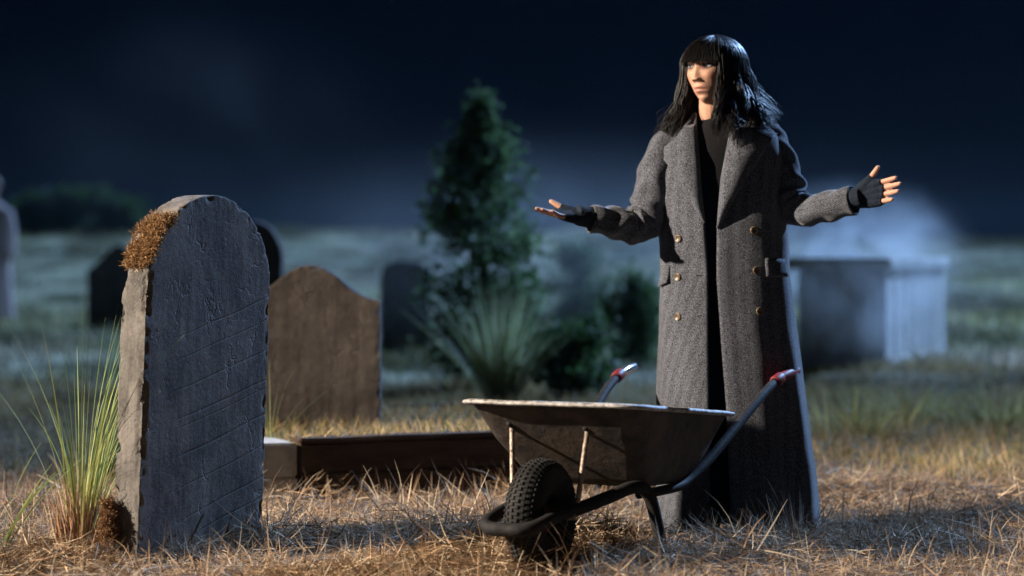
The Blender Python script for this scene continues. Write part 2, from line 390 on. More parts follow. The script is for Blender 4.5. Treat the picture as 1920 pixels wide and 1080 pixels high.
r1 = t.nodes.new('ShaderNodeValToRGB'); e = r1.color_ramp.elements; e[0].position = 0.3; e[1].position = 0.7; e[0].color = (0.05, 0.033, 0.02, 1); e[1].color = (0.17, 0.115, 0.065, 1); L(nz(16), r1.inputs[0])
r2 = t.nodes.new('ShaderNodeValToRGB'); e = r2.color_ramp.elements; e[0].position = 0.40; e[1].position = 0.62; e[0].color = (0.07, 0.085, 0.045, 1); e[1].color = (0.42, 0.42, 0.30, 1); L(nz(0.9, 8), r2.inputs[0])
sp = t.nodes.new('ShaderNodeSeparateXYZ'); L(tc.outputs['Object'], sp.inputs[0])
mr = t.nodes.new('ShaderNodeMapRange'); mr.inputs[1].default_value = 15.0; mr.inputs[2].default_value = 18.5; L(sp.outputs[1], mr.inputs[0])
mx = t.nodes.new('ShaderNodeMix'); mx.data_type = 'RGBA'; L(mr.outputs[0], mx.inputs[0]); L(r1.outputs[0], mx.inputs[6]); L(r2.outputs[0], mx.inputs[7]); L(mx.outputs[2], b.inputs['Base Color'])
bp = t.nodes.new('ShaderNodeBump'); bp.inputs['Strength'].default_value = 0.9; bp.inputs['Distance'].default_value = 0.03; L(nz(35, 8), bp.inputs['Height']); L(bp.outputs[0], b.inputs['Normal'])
ground = put('ground', mesh_np('ground', P, FQ, True), m)
tag(ground, 'rough churchyard ground rising to a low grassy bank behind', kind='structure')

# ------------------------------------------------------------------ blades (grass and straw)
def blades(base, length, width, az, lean, curl, tone, seg=3, tiptone=None):
    n = len(base); t = np.linspace(0, 1, seg + 1)
    d = np.stack([np.cos(az), np.sin(az), np.zeros(n)], 1)
    roll = rng.normal(0, 0.75, n)[:, None]; up_ = np.stack([-np.cos(lean) * np.cos(az), -np.cos(lean) * np.sin(az), np.sin(lean)], 1)
    s = np.stack([-np.sin(az), np.cos(az), np.zeros(n)], 1) * np.cos(roll) + up_ * np.sin(roll)
    V = np.zeros((n, seg + 1, 2, 3)); C = np.zeros((n, seg + 1, 2, 3))
    p = base.copy(); step = length / seg
    for k in range(seg + 1):
        wk = width * (1 - t[k] ** 1.6 * 0.9) * 0.5
        V[:, k, 0] = p - s * wk[:, None]; V[:, k, 1] = p + s * wk[:, None]
        tk = tone if tiptone is None else tone * (1 - t[k]) + tiptone * t[k]
        C[:, k, 0] = tk; C[:, k, 1] = tk
        a = lean + curl * t[k]
        p = p + d * (np.sin(a) * step)[:, None]; p[:, 2] += np.cos(a) * step
    base_i = (np.arange(n) * (seg + 1) * 2)[:, None]
    F = np.concatenate([base_i + np.array([2 * k, 2 * k + 1, 2 * k + 3, 2 * k + 2]) for k in range(seg)], 0)
    return V.reshape(-1, 3), F, C.reshape(-1, 3)

def pick(pal, n, jitter=0.25):
    pal = np.array(pal); c = pal[rng.integers(0, len(pal), n)]
    return c * (1 + rng.normal(0, jitter, (n, 1))).clip(0.35, 1.8)

STRAW = [(0.36, 0.245, 0.15), (0.43, 0.32, 0.21), (0.23, 0.14, 0.08), (0.31, 0.20, 0.115), (0.50, 0.40, 0.28), (0.15, 0.09, 0.055), (0.36, 0.30, 0.22)]
OLIVE = [(0.30, 0.24, 0.09), (0.40, 0.28, 0.12), (0.44, 0.29, 0.15), (0.25, 0.22, 0.08), (0.50, 0.36, 0.19)]
FARG = [(0.32, 0.32, 0.15), (0.41, 0.40, 0.19), (0.47, 0.44, 0.25), (0.24, 0.27, 0.11), (0.52, 0.47, 0.29)]

def cover(name, label, n, x0, x1, y0, y1, lmin, lmax, wid, pal, seg, lean_m, upright, clump, seed, zlift=0.02):
    x = rng.uniform(0, 1, n); y = rng.uniform(y0, y1, n)
    f = y / y1; x = (x0 + (x1 - x0) * x) * (0.35 + 0.65 * f) + 0.0
    P = np.stack([x, y, np.zeros(n)], 1)
    den = fbm(P, clump, 4, seed)
    keep = rng.uniform(0, 1, n) < np.clip(0.55 + 1.1 * den, 0.08, 1)
    P = P[keep]; den = den[keep]; n = len(P)
    P[:, 2] = H(P[:, 0], P[:, 1]) + rng.uniform(-0.01, zlift, n) * np.clip(0.7 + den * 1.5, 0.2, 1.6)
    az = rng.uniform(0, 2 * math.pi, n) ; up = rng.uniform(0, 1, n) < upright
    lean = np.where(up, rng.uniform(0.1, 0.7, n), rng.normal(lean_m, 0.22, n).clip(0.4, 1.62))
    ln = rng.uniform(lmin, lmax, n) * np.clip(1 + den * 0.8, 0.5, 1.6)
    curl = np.where(up, rng.normal(0.4, 0.4, n), rng.normal(0.0, 0.45, n))
    tone = pick(pal, n) * np.clip(1 + 0.5 * fbm(P, clump * 0.6, 2, seed + 5), 0.5, 1.5)[:, None]
    if pal is FARG:                                 # patches of dead straw among the green
        mk = sstep(-0.05, 0.25, fbm(P * (0.5, 0.25, 1), 0.9, 3, seed + 8))[:, None]; tone = tone * (1 - mk) + pick([(0.40, 0.33, 0.24), (0.30, 0.24, 0.17), (0.48, 0.42, 0.33)], n) * mk
        tone = tone * np.clip(1 + 1.7 * fbm(P * (0.6, 0.28, 1), 1.0, 4, seed + 11), 0.2, 2.0)[:, None]
    V, F, C = blades(P, ln, wid * rng.uniform(0.6, 1.4, n), az, lean, curl, tone, seg)
    me = mesh_np(name, V, F); colour(me, C)
    o = put(name, me, M['straw'] if pal is STRAW else M['blade'])
    return tag(o, label, kind='stuff')

cover('straw', 'matted dry straw-coloured grass across the foreground', 150000, -2.7, 2.7, 6.6, 9.9, 0.035, 0.11, 0.0026, STRAW, 3, 1.42, 0.06, 2.6, 1, 0.03)
cover('straw_stalks', 'longer pale straw stalks lying tangled on the foreground', 26000, -2.7, 2.7, 6.6, 9.6, 0.06, 0.17, 0.0040, STRAW, 3, 1.36, 0.10, 3.4, 4, 0.055)
cover('dry_grass', 'dry olive and brown grass beyond the straw', 105000, -4.6, 4.6, 9.7, 17.0, 0.04, 0.12, 0.0055, OLIVE, 2, 1.05, 0.3, 1.3, 2)
cover('pale_grass', 'pale frosty green grass covering the far ground', 120000, -17, 17, 16.5, 64, 0.06, 0.16, 0.016, FARG, 2, 0.9, 0.45, 0.45, 3)

def tussocks():                                     # darker rough clumps that break up the far grass
    nc, per = 230, 130
    cy_ = 17.3 + 43 * rng.uniform(0, 1, nc) ** 1.15; cx_ = rng.uniform(-0.26, 0.26, nc) * cy_
    sz = rng.uniform(0.10, 0.30, nc); hgt = rng.uniform(0.10, 0.26, nc) * np.where(cy_ > 48, 1.5, 1)
    k_ = np.repeat(np.arange(nc), per); n = len(k_)
    x = cx_[k_] + rng.normal(0, 1, n) * sz[k_] * 1.5; y = cy_[k_] + rng.normal(0, 1, n) * sz[k_] * 0.8
    P = np.stack([x, y, H(x, y) - 0.01], 1)
    tone = pick([(0.09, 0.10, 0.04), (0.13, 0.13, 0.055), (0.19, 0.16, 0.08)], n)
    V, F, C = blades(P, hgt[k_] * rng.uniform(0.5, 1.1, n), 0.012 * rng.uniform(0.6, 1.4, n) * (0.6 + y / 40), rng.uniform(0, 6.28, n), rng.uniform(0.1, 0.9, n), rng.normal(0.4, 0.3, n), tone, 3)
    me = mesh_np('rough_grass', V, F); colour(me, C)
    tag(put('rough_grass', me, M['blade']), 'darker rough clumps scattered through the far pale grass', kind='stuff')
tussocks()

# ------------------------------------------------------------------ gravestones
def slab(outline, thick, vox, rough, seed, chip=0.0, curvefn=None):
    # outline in (u, z); slab stands on z=0 (sunk), u across, w = depth 0..thick
    n = len(outline); V = [(u, 0, z) for u, z in outline] + [(u, thick, z) for u, z in outline]
    F = [tuple(range(n)), tuple(range(2 * n - 1, n - 1, -1))] + [(i, i + n, (i + 1) % n + n, (i + 1) % n) for i in range(n)]
    V, F, N = remesh(V, F, vox, 2)
    W = np.asarray(V)
    d = rough * fbm(W, 7, 4, seed) + rough * 0.5 * fbm(W, 40, 3, seed + 9)
    if chip:                                        # broken arrises: bite where front and side meet
        du = np.minimum(np.abs(W[:, 1]), np.abs(thick - W[:, 1]))
        A = np.array(outline); B = np.roll(A, -1, 0); best = np.full(len(W), 9.0)
        for a, bb in zip(A, B):
            ab = bb - a; tt = np.clip(((W[:, [0, 2]] - a) @ ab) / (ab @ ab + 1e-9), 0, 1)
            best = np.minimum(best, np.linalg.norm(W[:, [0, 2]] - (a + tt[:, None] * ab), axis=1))
        edge = sstep(0.028, 0.0, np.hypot(du, best))
        bite = np.clip(fbm(W, 21, 3, seed + 4) * 2.2 - 0.25, 0, 1.2) + 0.5 * np.clip(vnoise(W, 45, seed + 2), 0, 1)
        d = d - chip * edge * bite
    return W + N * d[:, None], F

def arch(w, h, spring, n=22, kind='round', shoulder=0.0):
    if kind == 'round':
        top = [(w / 2 + w / 2 * math.cos(a), spring + (h - spring) * math.sin(a)) for a in np.linspace(0, math.pi, n)]
    elif kind == 'ogee':                            # raised centre with concave shoulders
        top = []
        for q in np.linspace(1, -1, n * 2 - 1):
            a = abs(q); zz = spring + (h - spring) * (0.5 + 0.5 * math.cos(math.pi * min(1, a / 0.93))) ** 0.85
            top.append((w / 2 + w / 2 * q, zz))
    else:                                           # flat arch with rounded corners
        top = []
        for q in np.linspace(1, -1, n * 2 - 1):
            top.append((w / 2 + w / 2 * q, spring + (h - spring) * (1 - abs(q) ** 3.2) ** 0.55))
    return [(0, -0.15), (w, -0.15)] + top

def place(V, corner, a, lean=0.0, back=0.0):        # u -> direction a in plan, depth -> away to the left
    ca, sa = math.cos(a), math.sin(a)
    u = V[:, 0] + V[:, 2] * lean; wd = V[:, 1] + V[:, 2] * back; z = V[:, 2]
    return np.stack([corner[0] + ca * u - sa * wd, corner[1] + sa * u + ca * wd, corner[2] + z], 1)

def moss(name, pts, nrm, n, ln, parent, pal):
    k = rng.integers(0, len(pts), n); base = pts[k] + rng.normal(0, 0.006, (n, 3))
    d = norm(nrm[k] + rng.normal(0, 0.75, (n, 3))); s = norm(np.cross(d, rng.normal(0, 1, (n, 3))))
    L_ = rng.uniform(0.35, 1, n)[:, None] * ln; w_ = 0.0011
    p1 = base + d * L_ * 0.5 + rng.normal(0, 0.004, (n, 3)); p2 = p1 + norm(d + rng.normal(0, 0.9, (n, 3))) * L_ * 0.5
    V = np.stack([base - s * w_, base + s * w_, p1 + s * w_, p1 - s * w_, p2 + s * w_ * .4, p2 - s * w_ * .4], 1).reshape(-1, 3)
    o = (np.arange(n) * 6)[:, None]; F = np.concatenate([o + np.array([0, 1, 2, 3]), o + np.array([3, 2, 4, 5])], 0)
    me = mesh_np(name, V, F); C = np.repeat(pick(pal, n, 0.35), 6, 0); colour(me, C)
    o_ = put(name, me, M['moss'], parent); o_['kind'] = 'stuff'; return o_

# the tall stone in front, left
A1 = R(56); c1 = (-1.163, 7.5, 0.0)
hs = root('headstone', 'tall round-topped grey headstone in the foreground with orange moss on its edge', 'headstone', (-1.05, 7.75, 0))
V, F = slab(arch(0.60, 1.13, 0.82, 30), 0.105, 0.0055, 0.0014, 3, 0.014)
W = place(V, c1, A1, lean=0.035)
# lean to the photograph's right
W[:, 0] += W[:, 2] * 0.012
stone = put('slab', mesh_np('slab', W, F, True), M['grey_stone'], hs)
ctr = np.array((-1.05, 7.75, 0.5))
side = np.array((-math.sin(A1), math.cos(A1), 0)); leftn = np.array((-math.cos(A1), -math.sin(A1), 0))
nrm_all = np.zeros_like(W)
for k in range(4):
    pass
me = stone.data; nn = np.empty(len(me.vertices) * 3); me.vertices.foreach_get('normal', nn); nn = nn.reshape(-1, 3)
MOSS = [(0.34, 0.20, 0.095), (0.26, 0.15, 0.07), (0.46, 0.30, 0.16), (0.16, 0.09, 0.04)]
sel = (V[:, 0] < 0.13) & (V[:, 2] > 0.90) & (V[:, 2] < 1.06) & (nn @ leftn + nn[:, 2] > 0.45)
prob = fbm(V, 22, 3, 8) + 0.9 * (V[:, 2] - 0.93) > -0.12
pp = W[sel & prob]; pn = nn[sel & prob]
moss('moss', pp, pn, 9000, 0.020, hs, MOSS)
# a mound of the same moss at the foot, on the side away from the face
g = Geo()
fc = np.array((c1[0], c1[1], 0)) + side * 0.10 + leftn * 0.02
sph = norm(rng.normal(0, 1, (900, 3))); sph = sph[sph[:, 2] > -0.3]
pts = fc + sph * np.array((0.020, 0.030, 0.085)) * (1 + 0.5 * vnoise(sph, 3.5, 3))[:, None] + np.array((0, 0, 0.075))
moss('moss', pts, sph, 5200, 0.018, hs, [(0.22, 0.12, 0.06), (0.15, 0.08, 0.04), (0.28, 0.17, 0.09)])

def stone_thing(label, w, h, spring, kind, thick, corner, a, m, seed, lean=0.0, vox=0.014, chip=0.012):
    r_ = root('headstone', label, 'headstone', (corner[0] + w / 2 * math.cos(a), corner[1], float(H(corner[0], corner[1]))))
    V, F = slab(arch(w, h, spring, 20, kind), thick, vox, 0.005, seed, chip)
    W = place(V, (corner[0], corner[1], float(H(corner[0], corner[1]))), a, lean)
    put('slab', mesh_np('slab', W, F, True), m, r_); return r_

q = px(448, 0, 10.25)
ogee = stone_thing('brown sandstone headstone with a raised curved top and sloping shoulders', 0.60, 0.90, 0.755, 'ogee', 0.085, (q[0], 10.25), R(-2), M['brown_stone'], 21, 0.0, 0.010)
q = px(713, 0, 22.5)
stone_thing('small dark flat-arched headstone left of the tall shrub', 0.46, 0.885, 0.72, 'flat', 0.09, (q[0], 22.5), R(3), M['dark_stone'], 31)
q = px(418, 0, 16.5)
stone_thing('dark arched headstone peeping out behind the mossy one', 0.41, 1.16, 0.88, 'round', 0.10, (q[0], 16.5), R(-6), M['dark_stone'], 41)
q = px(163, 0, 27.5)
stone_thing('distant dark broad headstone just left of the mossy one', 0.72, 0.97, 0.70, 'ogee', 0.12, (q[0], 27.5), R(2), M['dark_stone'], 51)

# raised timber-fronted grave bed
KA = R(24); kc = np.array((-0.80, 9.08, 0.0)); ku = np.array((math.cos(KA), math.sin(KA), 0)); kv = np.array((-math.sin(KA), math.cos(KA), 0))
bed = root('grave_bed', 'raised grave bed edged with dark stacked planks and pale blocks', 'grave', tuple(kc + ku * 0.7 + kv * 0.7))
def kbox(name, u0, u1, v0, v1, z0, z1, m, jit):
    V, F = boxg((u0, v0, z0), (u1, v1, z1)); V = np.array(V)
    bm = bmesh.new(); vs_ = [bm.verts.new(v) for v in V]; [bm.faces.new([vs_[i] for i in f]) for f in F]
    bmesh.ops.bevel(bm, geom=bm.edges[:], offset=0.006, segments=2, affect='EDGES')
    bmesh.ops.subdivide_edges(bm, edges=[e for e in bm.edges if e.calc_length() > 0.1], cuts=10, use_grid_fill=True)
    V = np.array([v.co[:] for v in bm.verts]); bm.verts.index_update(); F = [[v.index for v in f.verts] for f in bm.faces]; bm.free()
    V = V + 0.004 * np.stack([vnoise(V, 9, jit), vnoise(V, 9, jit + 1), vnoise(V, 9, jit + 2)], 1)
    Wd = kc + V[:, :1] * ku + V[:, 1:2] * kv + V[:, 2:] * np.array((0, 0, 1))
    return put(name, mesh_of(name, Wd, F, False), m, bed)
kbox('plank', 0.004, 1.55, 0.004, 0.075, -0.06, 0.108, M['timber'], 1)
kbox('plank', 0.008, 1.55, 0.012, 0.078, 0.112, 0.224, M['timber'], 2)
kbox('plank', 0.0, 1.56, -0.012, 0.10, 0.227, 0.246, M['timber'], 3)
kbox('plank', 1.552, 1.62, 0.0, 2.0, -0.06, 0.225, M['timber'], 4)
kbox('plank', -0.14, 1.62, 2.0, 2.07, -0.06, 0.225, M['timber'], 5)
q0 = 0.0
for row, (z0, z1) in enumerate(((-0.06, 0.10), (0.103, 0.228))):   # pale blocks down the left side
    for j in range(4):
        v0 = 0.006 + j * 0.5 - (0.12 if (row and j) else 0); v1 = 0.006 + (j + 1) * 0.5 - 0.12 * row - 0.006
        kbox('block', -0.15 + 0.004 * row, -0.004, v0, min(v1, 1.995), z0, z1, M['timber_grey'], 7 + j + row * 4)
# soil filling
gx, gy = np.meshgrid(np.linspace(0.0, 1.55, 40), np.linspace(0.085, 1.99, 40)); SP = np.stack([gx, gy, 0.19 + 0.02 * 0], -1).reshape(-1, 3) if False else np.stack([gx.ravel(), gy.ravel(), np.full(gx.size, 0.195)], 1)
SP[:, 2] += 0.025 * fbm(SP, 6, 3, 77)
ii = np.arange(1600).reshape(40, 40); SF = np.stack([ii[:-1, :-1], ii[:-1, 1:], ii[1:, 1:], ii[1:, :-1]], -1).reshape(-1, 4)
put('soil', mesh_np('soil', kc + SP[:, :1] * ku + SP[:, 1:2] * kv + SP[:, 2:] * np.array((0, 0, 1)), SF, True), M['soil'], bed)
n = 5200; uu = rng.uniform(0, 1.55, n); vv = rng.uniform(0.02, 1.95, n); GP = kc + uu[:, None] * ku + vv[:, None] * kv; GP[:, 2] = 0.2 + 0.045 * (vv < 0.09)
V, F, C = blades(GP, rng.uniform(0.03, 0.09, n), np.full(n, 0.005), rng.uniform(0, 6.28, n), rng.uniform(0.2, 1.3, n), rng.normal(0.3, 0.3, n), pick(OLIVE, n), 2)
me = mesh_np('bed_grass', V, F); colour(me, C); put('bed_grass', me, M['blade'], bed)['kind'] = 'stuff'

# chest tomb on the right
TZ = 0.112
tc0 = np.array((2.64, 17.1, TZ)); tu = norm(np.array((0.35, 0.94, 0))); tv = np.array((-tu[1], tu[0], 0))
tomb = root('chest_tomb', 'pale stone chest tomb with panelled sides standing in smoke', 'tomb', tuple(tc0 + tu * 1.1 + tv * 0.33))
def tbox(name, u0, u1, v0, v1, z0, z1, bev=0.006):
    V, F = boxg((u0, v0, z0), (u1, v1, z1)); V = np.array(V)
    return part(name, (tc0 + V[:, :1] * tu + V[:, 1:2] * tv + V[:, 2:] * np.array((0, 0, 1)), F), M['pale_stone'], tomb, bevel=bev)
tbox('plinth', -0.03, 2.27, -0.03, 0.69, -0.1, 0.075, 0.012)
tbox('core', 0.035, 2.205, 0.004, 0.625, 0.076, 0.70)
for q in range(7):                                  # uprights along the long side
    u0 = 0.003 + q * 0.345; tbox('pilaster', u0, u0 + 0.24, -0.005, 0.0035, 0.077, 0.699, 0.012)
for q in range(3):                                  # and across the end
    v0 = 0.05 + q * 0.225; tbox('end_panel', 0.004, 0.034, v0, v0 + 0.13, 0.10, 0.68, 0.008)
tbox('lid', -0.045, 2.285, -0.05, 0.705, 0.701, 0.79, 0.02)
# low dark slab beyond the shrubs
q = px(1062, 0, 31)
low = root('low_slab', 'low dark horizontal slab in the grass beyond the shrubs', 'slab', (q[0], 31, 0.0))
V, F = slab([(0, -0.1), (1.0, -0.1), (1.0, 0.155), (0.93, 0.17), (0.07, 0.165), (0, 0.15)], 0.5, 0.02, 0.008, 61, 0.02)
put('slab', mesh_np('slab', place(V, (q[0] - 0.5, 31, 0.0), R(3)), F, True), M['dark_stone'], low)

# ------------------------------------------------------------------ wheelbarrow
WU = np.array((math.sin(R(27)), math.cos(R(27)), 0)); WV = np.array((math.cos(R(27)), -math.sin(R(27)), 0)); WC = np.array((0.11, 7.40, 0))
def wb(s, l, z): return WC + WU * s + WV * l + np.array((0, 0, z))
def wbp(L_): return np.array([wb(*p) for p in L_])
bar = root('wheelbarrow', 'old black metal wheelbarrow with red-banded handles in front of the grey-coated person', 'wheelbarrow', tuple(WC + WU * 0.35))
def rrect(s0, s1, hw0, hw1, r_, z0, z1, k=7):       # rounded outline, hw at s0 and s1
    pts = []
    for (cs, cl, a0) in ((s0 + r_, -1, math.pi), (s0 + r_, 1, math.pi / 2), (s1 - r_, 1, 0), (s1 - r_, -1, -math.pi / 2)):
        for a in np.linspace(a0, a0 - math.pi / 2, k) if True else ():
            pass
    def hw(s): return hw0 + (hw1 - hw0) * (s - s0) / (s1 - s0)
    quad = [(s0, -1), (s0, 1), (s1, 1), (s1, -1)]
    for (s, sg), (a0, a1) in zip(quad, ((math.pi * 1.5, math.pi), (math.pi, math.pi / 2), (math.pi / 2, 0), (0, -math.pi / 2))):
        cs = s + r_ if s == s0 else s - r_; cl = sg * (hw(s) - r_)
        for a in np.linspace(a0, a1, k):
            pts.append((cs + r_ * math.cos(a), cl + r_ * math.sin(a)))
    out_ = []
    for s, l in pts: out_.append((s, l, z0 + (z1 - z0) * (s - s0) / (s1 - s0)))
    return out_
rings = []; NL = 12
for q in np.linspace(0, 1, NL):                     # 0 = rim, 1 = floor
    qq = q ** 0.95
    s0 = 0.0 + 0.275 * qq; s1 = 0.80 - 0.17 * qq; h0 = 0.290 - 0.092 * qq; h1 = 0.285 - 0.085 * qq
    bow = 0.012 * math.sin(math.pi * q)
    rings.append(rrect(s0 - bow, s1 + bow, h0 + bow, h1 + bow, 0.075 - 0.02 * qq, 0.478 - 0.263 * q, 0.404 - 0.204 * q))
k = len(rings[0]); V = [wb(*p) for rr in rings for p in rr]; F = []
for i in range(NL - 1):
    for j in range(k): F.append((i * k + j, i * k + (j + 1) % k, (i + 1) * k + (j + 1) % k, (i + 1) * k + j))
F.append(tuple((NL - 1) * k + j for j in range(k)))
V = np.array(V); V += 0.005 * np.stack([vnoise(V, 11, 2), vnoise(V, 11, 3), vnoise(V, 11, 4)], 1)
tray = part('tray', (V, F), M['tray'], bar, True)
so = tray.modifiers.new('sheet', 'SOLIDIFY'); so.thickness = 0.004; so.offset = 0
# rolled rim: flattened band
rim_o = rrect(-0.014, 0.814, 0.304, 0.299, 0.085, 0.482, 0.408); rp = wbp(rim_o)
keep = [0]
for i in range(1, len(rp)):
    if np.linalg.norm(rp[i] - rp[keep[-1]]) > 0.004: keep.append(i)
rp = rp[keep]
dens = []
for i in range(len(rp)):
    a, bb = rp[i], rp[(i + 1) % len(rp)]; m_ = max(1, int(np.linalg.norm(bb - a) / 0.03))
    for q in range(m_): dens.append(a + (bb - a) * q / m_)
dens = np.array(dens); dens[:, 2] += 0.002 * vnoise(dens, 14, 6)
kk = 8; ctrp = dens.mean(0); V = []
nxt = np.roll(dens, -1, 0); prv = np.roll(dens, 1, 0); tg = norm(nxt - prv); outw = norm(np.cross(tg, (0, 0, 1.0)))
outw = np.where(((dens - ctrp) * outw).sum(1, keepdims=True) < 0, -outw, outw)
for i in range(len(dens)):
    for a in np.linspace(0, 2 * math.pi, kk, endpoint=False):
        V.append(dens[i] + outw[i] * 0.019 * math.cos(a) + np.array((0, 0, 1)) * 0.0085 * math.sin(a))
F = [(i * kk + j, i * kk + (j + 1) % kk, ((i + 1) % len(dens)) * kk + (j + 1) % kk, ((i + 1) % len(dens)) * kk + j) for i in range(len(dens)) for j in range(kk)]
part('rim', (np.array(V), F), M['rim'], tray, True)
# tubes
for sg in (1, -1):
    P = wbp([(1.17, sg * 0.30, 0.503), (1.10, sg * 0.296, 0.478), (1.0, sg * 0.287, 0.432), (0.8, sg * 0.262, 0.325), (0.66, sg * 0.238, 0.245), (0.56, sg * 0.215, 0.198), (0.42, sg * 0.19, 0.186), (0.30, sg * 0.17, 0.186)])
    h = part('handle', tube(P, 0.0158, 12, 44), M['frame'], bar, True)
    part('grip_band', tube(wbp([(1.155, sg * 0.299, 0.499), (1.205, sg * 0.303, 0.513)]), 0.0205, 14), M['red_grip'], h, True, 0.004)
    part('grip', tube(wbp([(1.195, sg * 0.3025, 0.510), (1.27, sg * 0.308, 0.523), (1.34, sg * 0.311, 0.530)]), [0.0172, 0.0175, 0.0165], 14), M['red_grip'] if sg > 0 else M['steel'], h, True, 0.003)
g = Geo()
half = [(-0.285, 0.0, 0.125), (-0.28, 0.055, 0.127), (-0.235, 0.088, 0.138), (-0.12, 0.098, 0.158), (0.0, 0.112, 0.168), (0.12, 0.15, 0.192), (0.215, 0.183, 0.214), (0.275, 0.198, 0.205), (0.312, 0.208, 0.165), (0.335, 0.215, 0.10), (0.352, 0.222, 0.03), (0.358, 0.224, -0.02)]
P = [(s, -l, z) for s, l, z in half[::-1]][:-1] + half
part('frame_tube', tube(wbp(P), 0.0205, 12, 120), M['frame'], bar, True)
for sg, top, bot in ((1, (0.085, 0.095, 0.408), (-0.018, 0.108, 0.178)), (-1, (0.080, -0.165, 0.412), (-0.005, -0.118, 0.178))):
    a, bb = wb(*top), wb(*bot)
    st = part('strut', tube(np.linspace(a, bb, 5), [0.0078, 0.0082, 0.0082, 0.0086, 0.0086], 10), M['strut'], bar, True)
    part('bolt', capsule([a - WU * 0.012, a + WU * 0.014], [0.013, 0.013], 10, 4), M['frame'], st, True)
# wheel
WS, WR, TR = -0.06, 0.172, 0.060
wcen = wb(WS, 0.006, WR - 0.027)                      # sunk a little into the soft straw
wh = root('tmpw', '', '', (0, 0, 0)); bpy.data.objects.remove(wh)
def wheelpt(a, rad, l): return wcen + WU * (rad * math.cos(a)) + np.array((0, 0, 1)) * (rad * math.sin(a)) + WV * l
NA, NT = 64, 16; V = []; F = []
for i in range(NA):
    a = 2 * math.pi * i / NA
    for j in range(NT):
        b_ = 2 * math.pi * j / NT; rr = (WR - TR) + TR * math.cos(b_); V.append(wheelpt(a, rr, TR * 0.98 * math.sin(b_)))
for i in range(NA):
    for j in range(NT): F.append((i * NT + j, i * NT + (j + 1) % NT, ((i + 1) % NA) * NT + (j + 1) % NT, ((i + 1) % NA) * NT + j))
wheel = part('wheel', (np.array(V), F), M['rubber'], bar, True); wheel['label'] = 'black rubber tyre with worn block tread'
g = Geo()                                           # tread blocks
for i in range(56):
    for row in range(7):
        b0 = -0.95 + row * 0.285; a0 = 2 * math.pi * (i + (0.5 if row % 2 else 0)) / 56
        V = []
        for (da, db, hh) in ((0, 0, 0), (1, 0, 0), (1, 1, 0), (0, 1, 0), (0.12, 0.1, 1), (0.88, 0.1, 1), (0.88, 0.9, 1), (0.12, 0.9, 1)):
            b_ = b0 + db * 0.20; rr = (WR - TR) + (TR - 0.001 + 0.0045 * hh) * math.cos(b_)
            V.append(wheelpt(a0 + da * 0.075, rr, (TR + 0.0045 * hh) * 0.98 * math.sin(b_)))
        g.add(V, [(4, 5, 6, 7), (0, 1, 5, 4), (1, 2, 6, 5), (2, 3, 7, 6), (3, 0, 4, 7)])
part('tread', g, M['rubber'], wheel)['kind'] = 'stuff'
g = Geo()
for sg in (1, -1):
    prof = [(0.124, 0.030), (0.112, 0.032), (0.104, 0.020), (0.06, 0.012), (0.035, 0.022), (0.016, 0.045), (0.0, 0.046)]
    V = []; F = []
    for rr, l in prof:
        for i in range(32): V.append(wheelpt(2 * math.pi * i / 32, rr, sg * l))
    for q in range(len(prof) - 1):
        for i in range(32): F.append((q * 32 + i, q * 32 + (i + 1) % 32, (q + 1) * 32 + (i + 1) % 32, (q + 1) * 32 + i))
    g.add(V, F)
part('hub', g, M['wheel_red'], wheel, True)
part('axle', tube(np.array([wcen - WV * 0.115, wcen + WV * 0.115]), 0.009, 10), M['strut'], wheel, True)

# ------------------------------------------------------------------ the woman
PC = np.array((0.74, 8.52, 0.0)); PY = 8.5
woman = root('person', 'person in long grey herringbone coat and fingerless gloves with both arms held out', 'person', (0.77, 8.52, -0.065))
def pp2(u, v, Y): return px(u, v, Y)
# --- head (local: x her left, y back, z above the chin), then turned 40 degrees to the photograph's left
HS = np.array((1.13, 1.09, 1.0)); HY = R(-42); HT = R(-2)
hc = np.array((0.703, 8.475, 1.4575))
ZL = [-1.0, 0.0, 0.1155, 0.26, 1.26]; ZW = [-1.0, 0.0, 0.1330, 0.2540, 1.254]   # face a little longer below the eyes
def head_w(P):
    P = np.asarray(P, float) * HS; P[:, 2] = np.interp(P[:, 2], ZL, ZW)
    c, s = math.cos(HT), math.sin(HT); P = np.stack([P[:, 0], P[:, 1] * c - P[:, 2] * s, P[:, 1] * s + P[:, 2] * c], 1)
    c, s = math.cos(HY), math.sin(HY); P = np.stack([P[:, 0] * c - P[:, 1] * s, P[:, 0] * s + P[:, 1] * c, P[:, 2]], 1)
    return P + hc
def head_l(P):
    P = np.asarray(P, float) - hc
    c, s = math.cos(-HY), math.sin(-HY); P = np.stack([P[:, 0] * c - P[:, 1] * s, P[:, 0] * s + P[:, 1] * c, P[:, 2]], 1)
    c, s = math.cos(-HT), math.sin(-HT); P = np.stack([P[:, 0], P[:, 1] * c - P[:, 2] * s, P[:, 1] * s + P[:, 2] * c], 1)
    P[:, 2] = np.interp(P[:, 2], ZW, ZL); return P / HS
na, nv = 200, 130
az = np.linspace(-math.pi, math.pi, na, endpoint=False); az = az + 0.35 * np.sin(az) * -1 * 0   # even spacing
th = np.linspace(0.02, math.pi - 0.02, nv)
A_, T_ = np.meshgrid(az, th); A_ = A_.ravel(); T_ = T_.ravel()
sx_, sy_, sz_ = np.sin(T_) * np.sin(A_), -np.sin(T_) * np.cos(A_), np.cos(T_)
low_ = np.clip(-sz_, 0, 1)
wx = 0.0735 * (1 - 0.34 * low_ ** 1.5)
x_ = wx * np.sign(sx_) * np.abs(sx_) ** 0.92
front = np.clip(-sy_, 0, 1)
y_ = np.where(sy_ < 0, 0.088 * sy_, 0.100 * sy_ * (1 - 0.45 * low_))
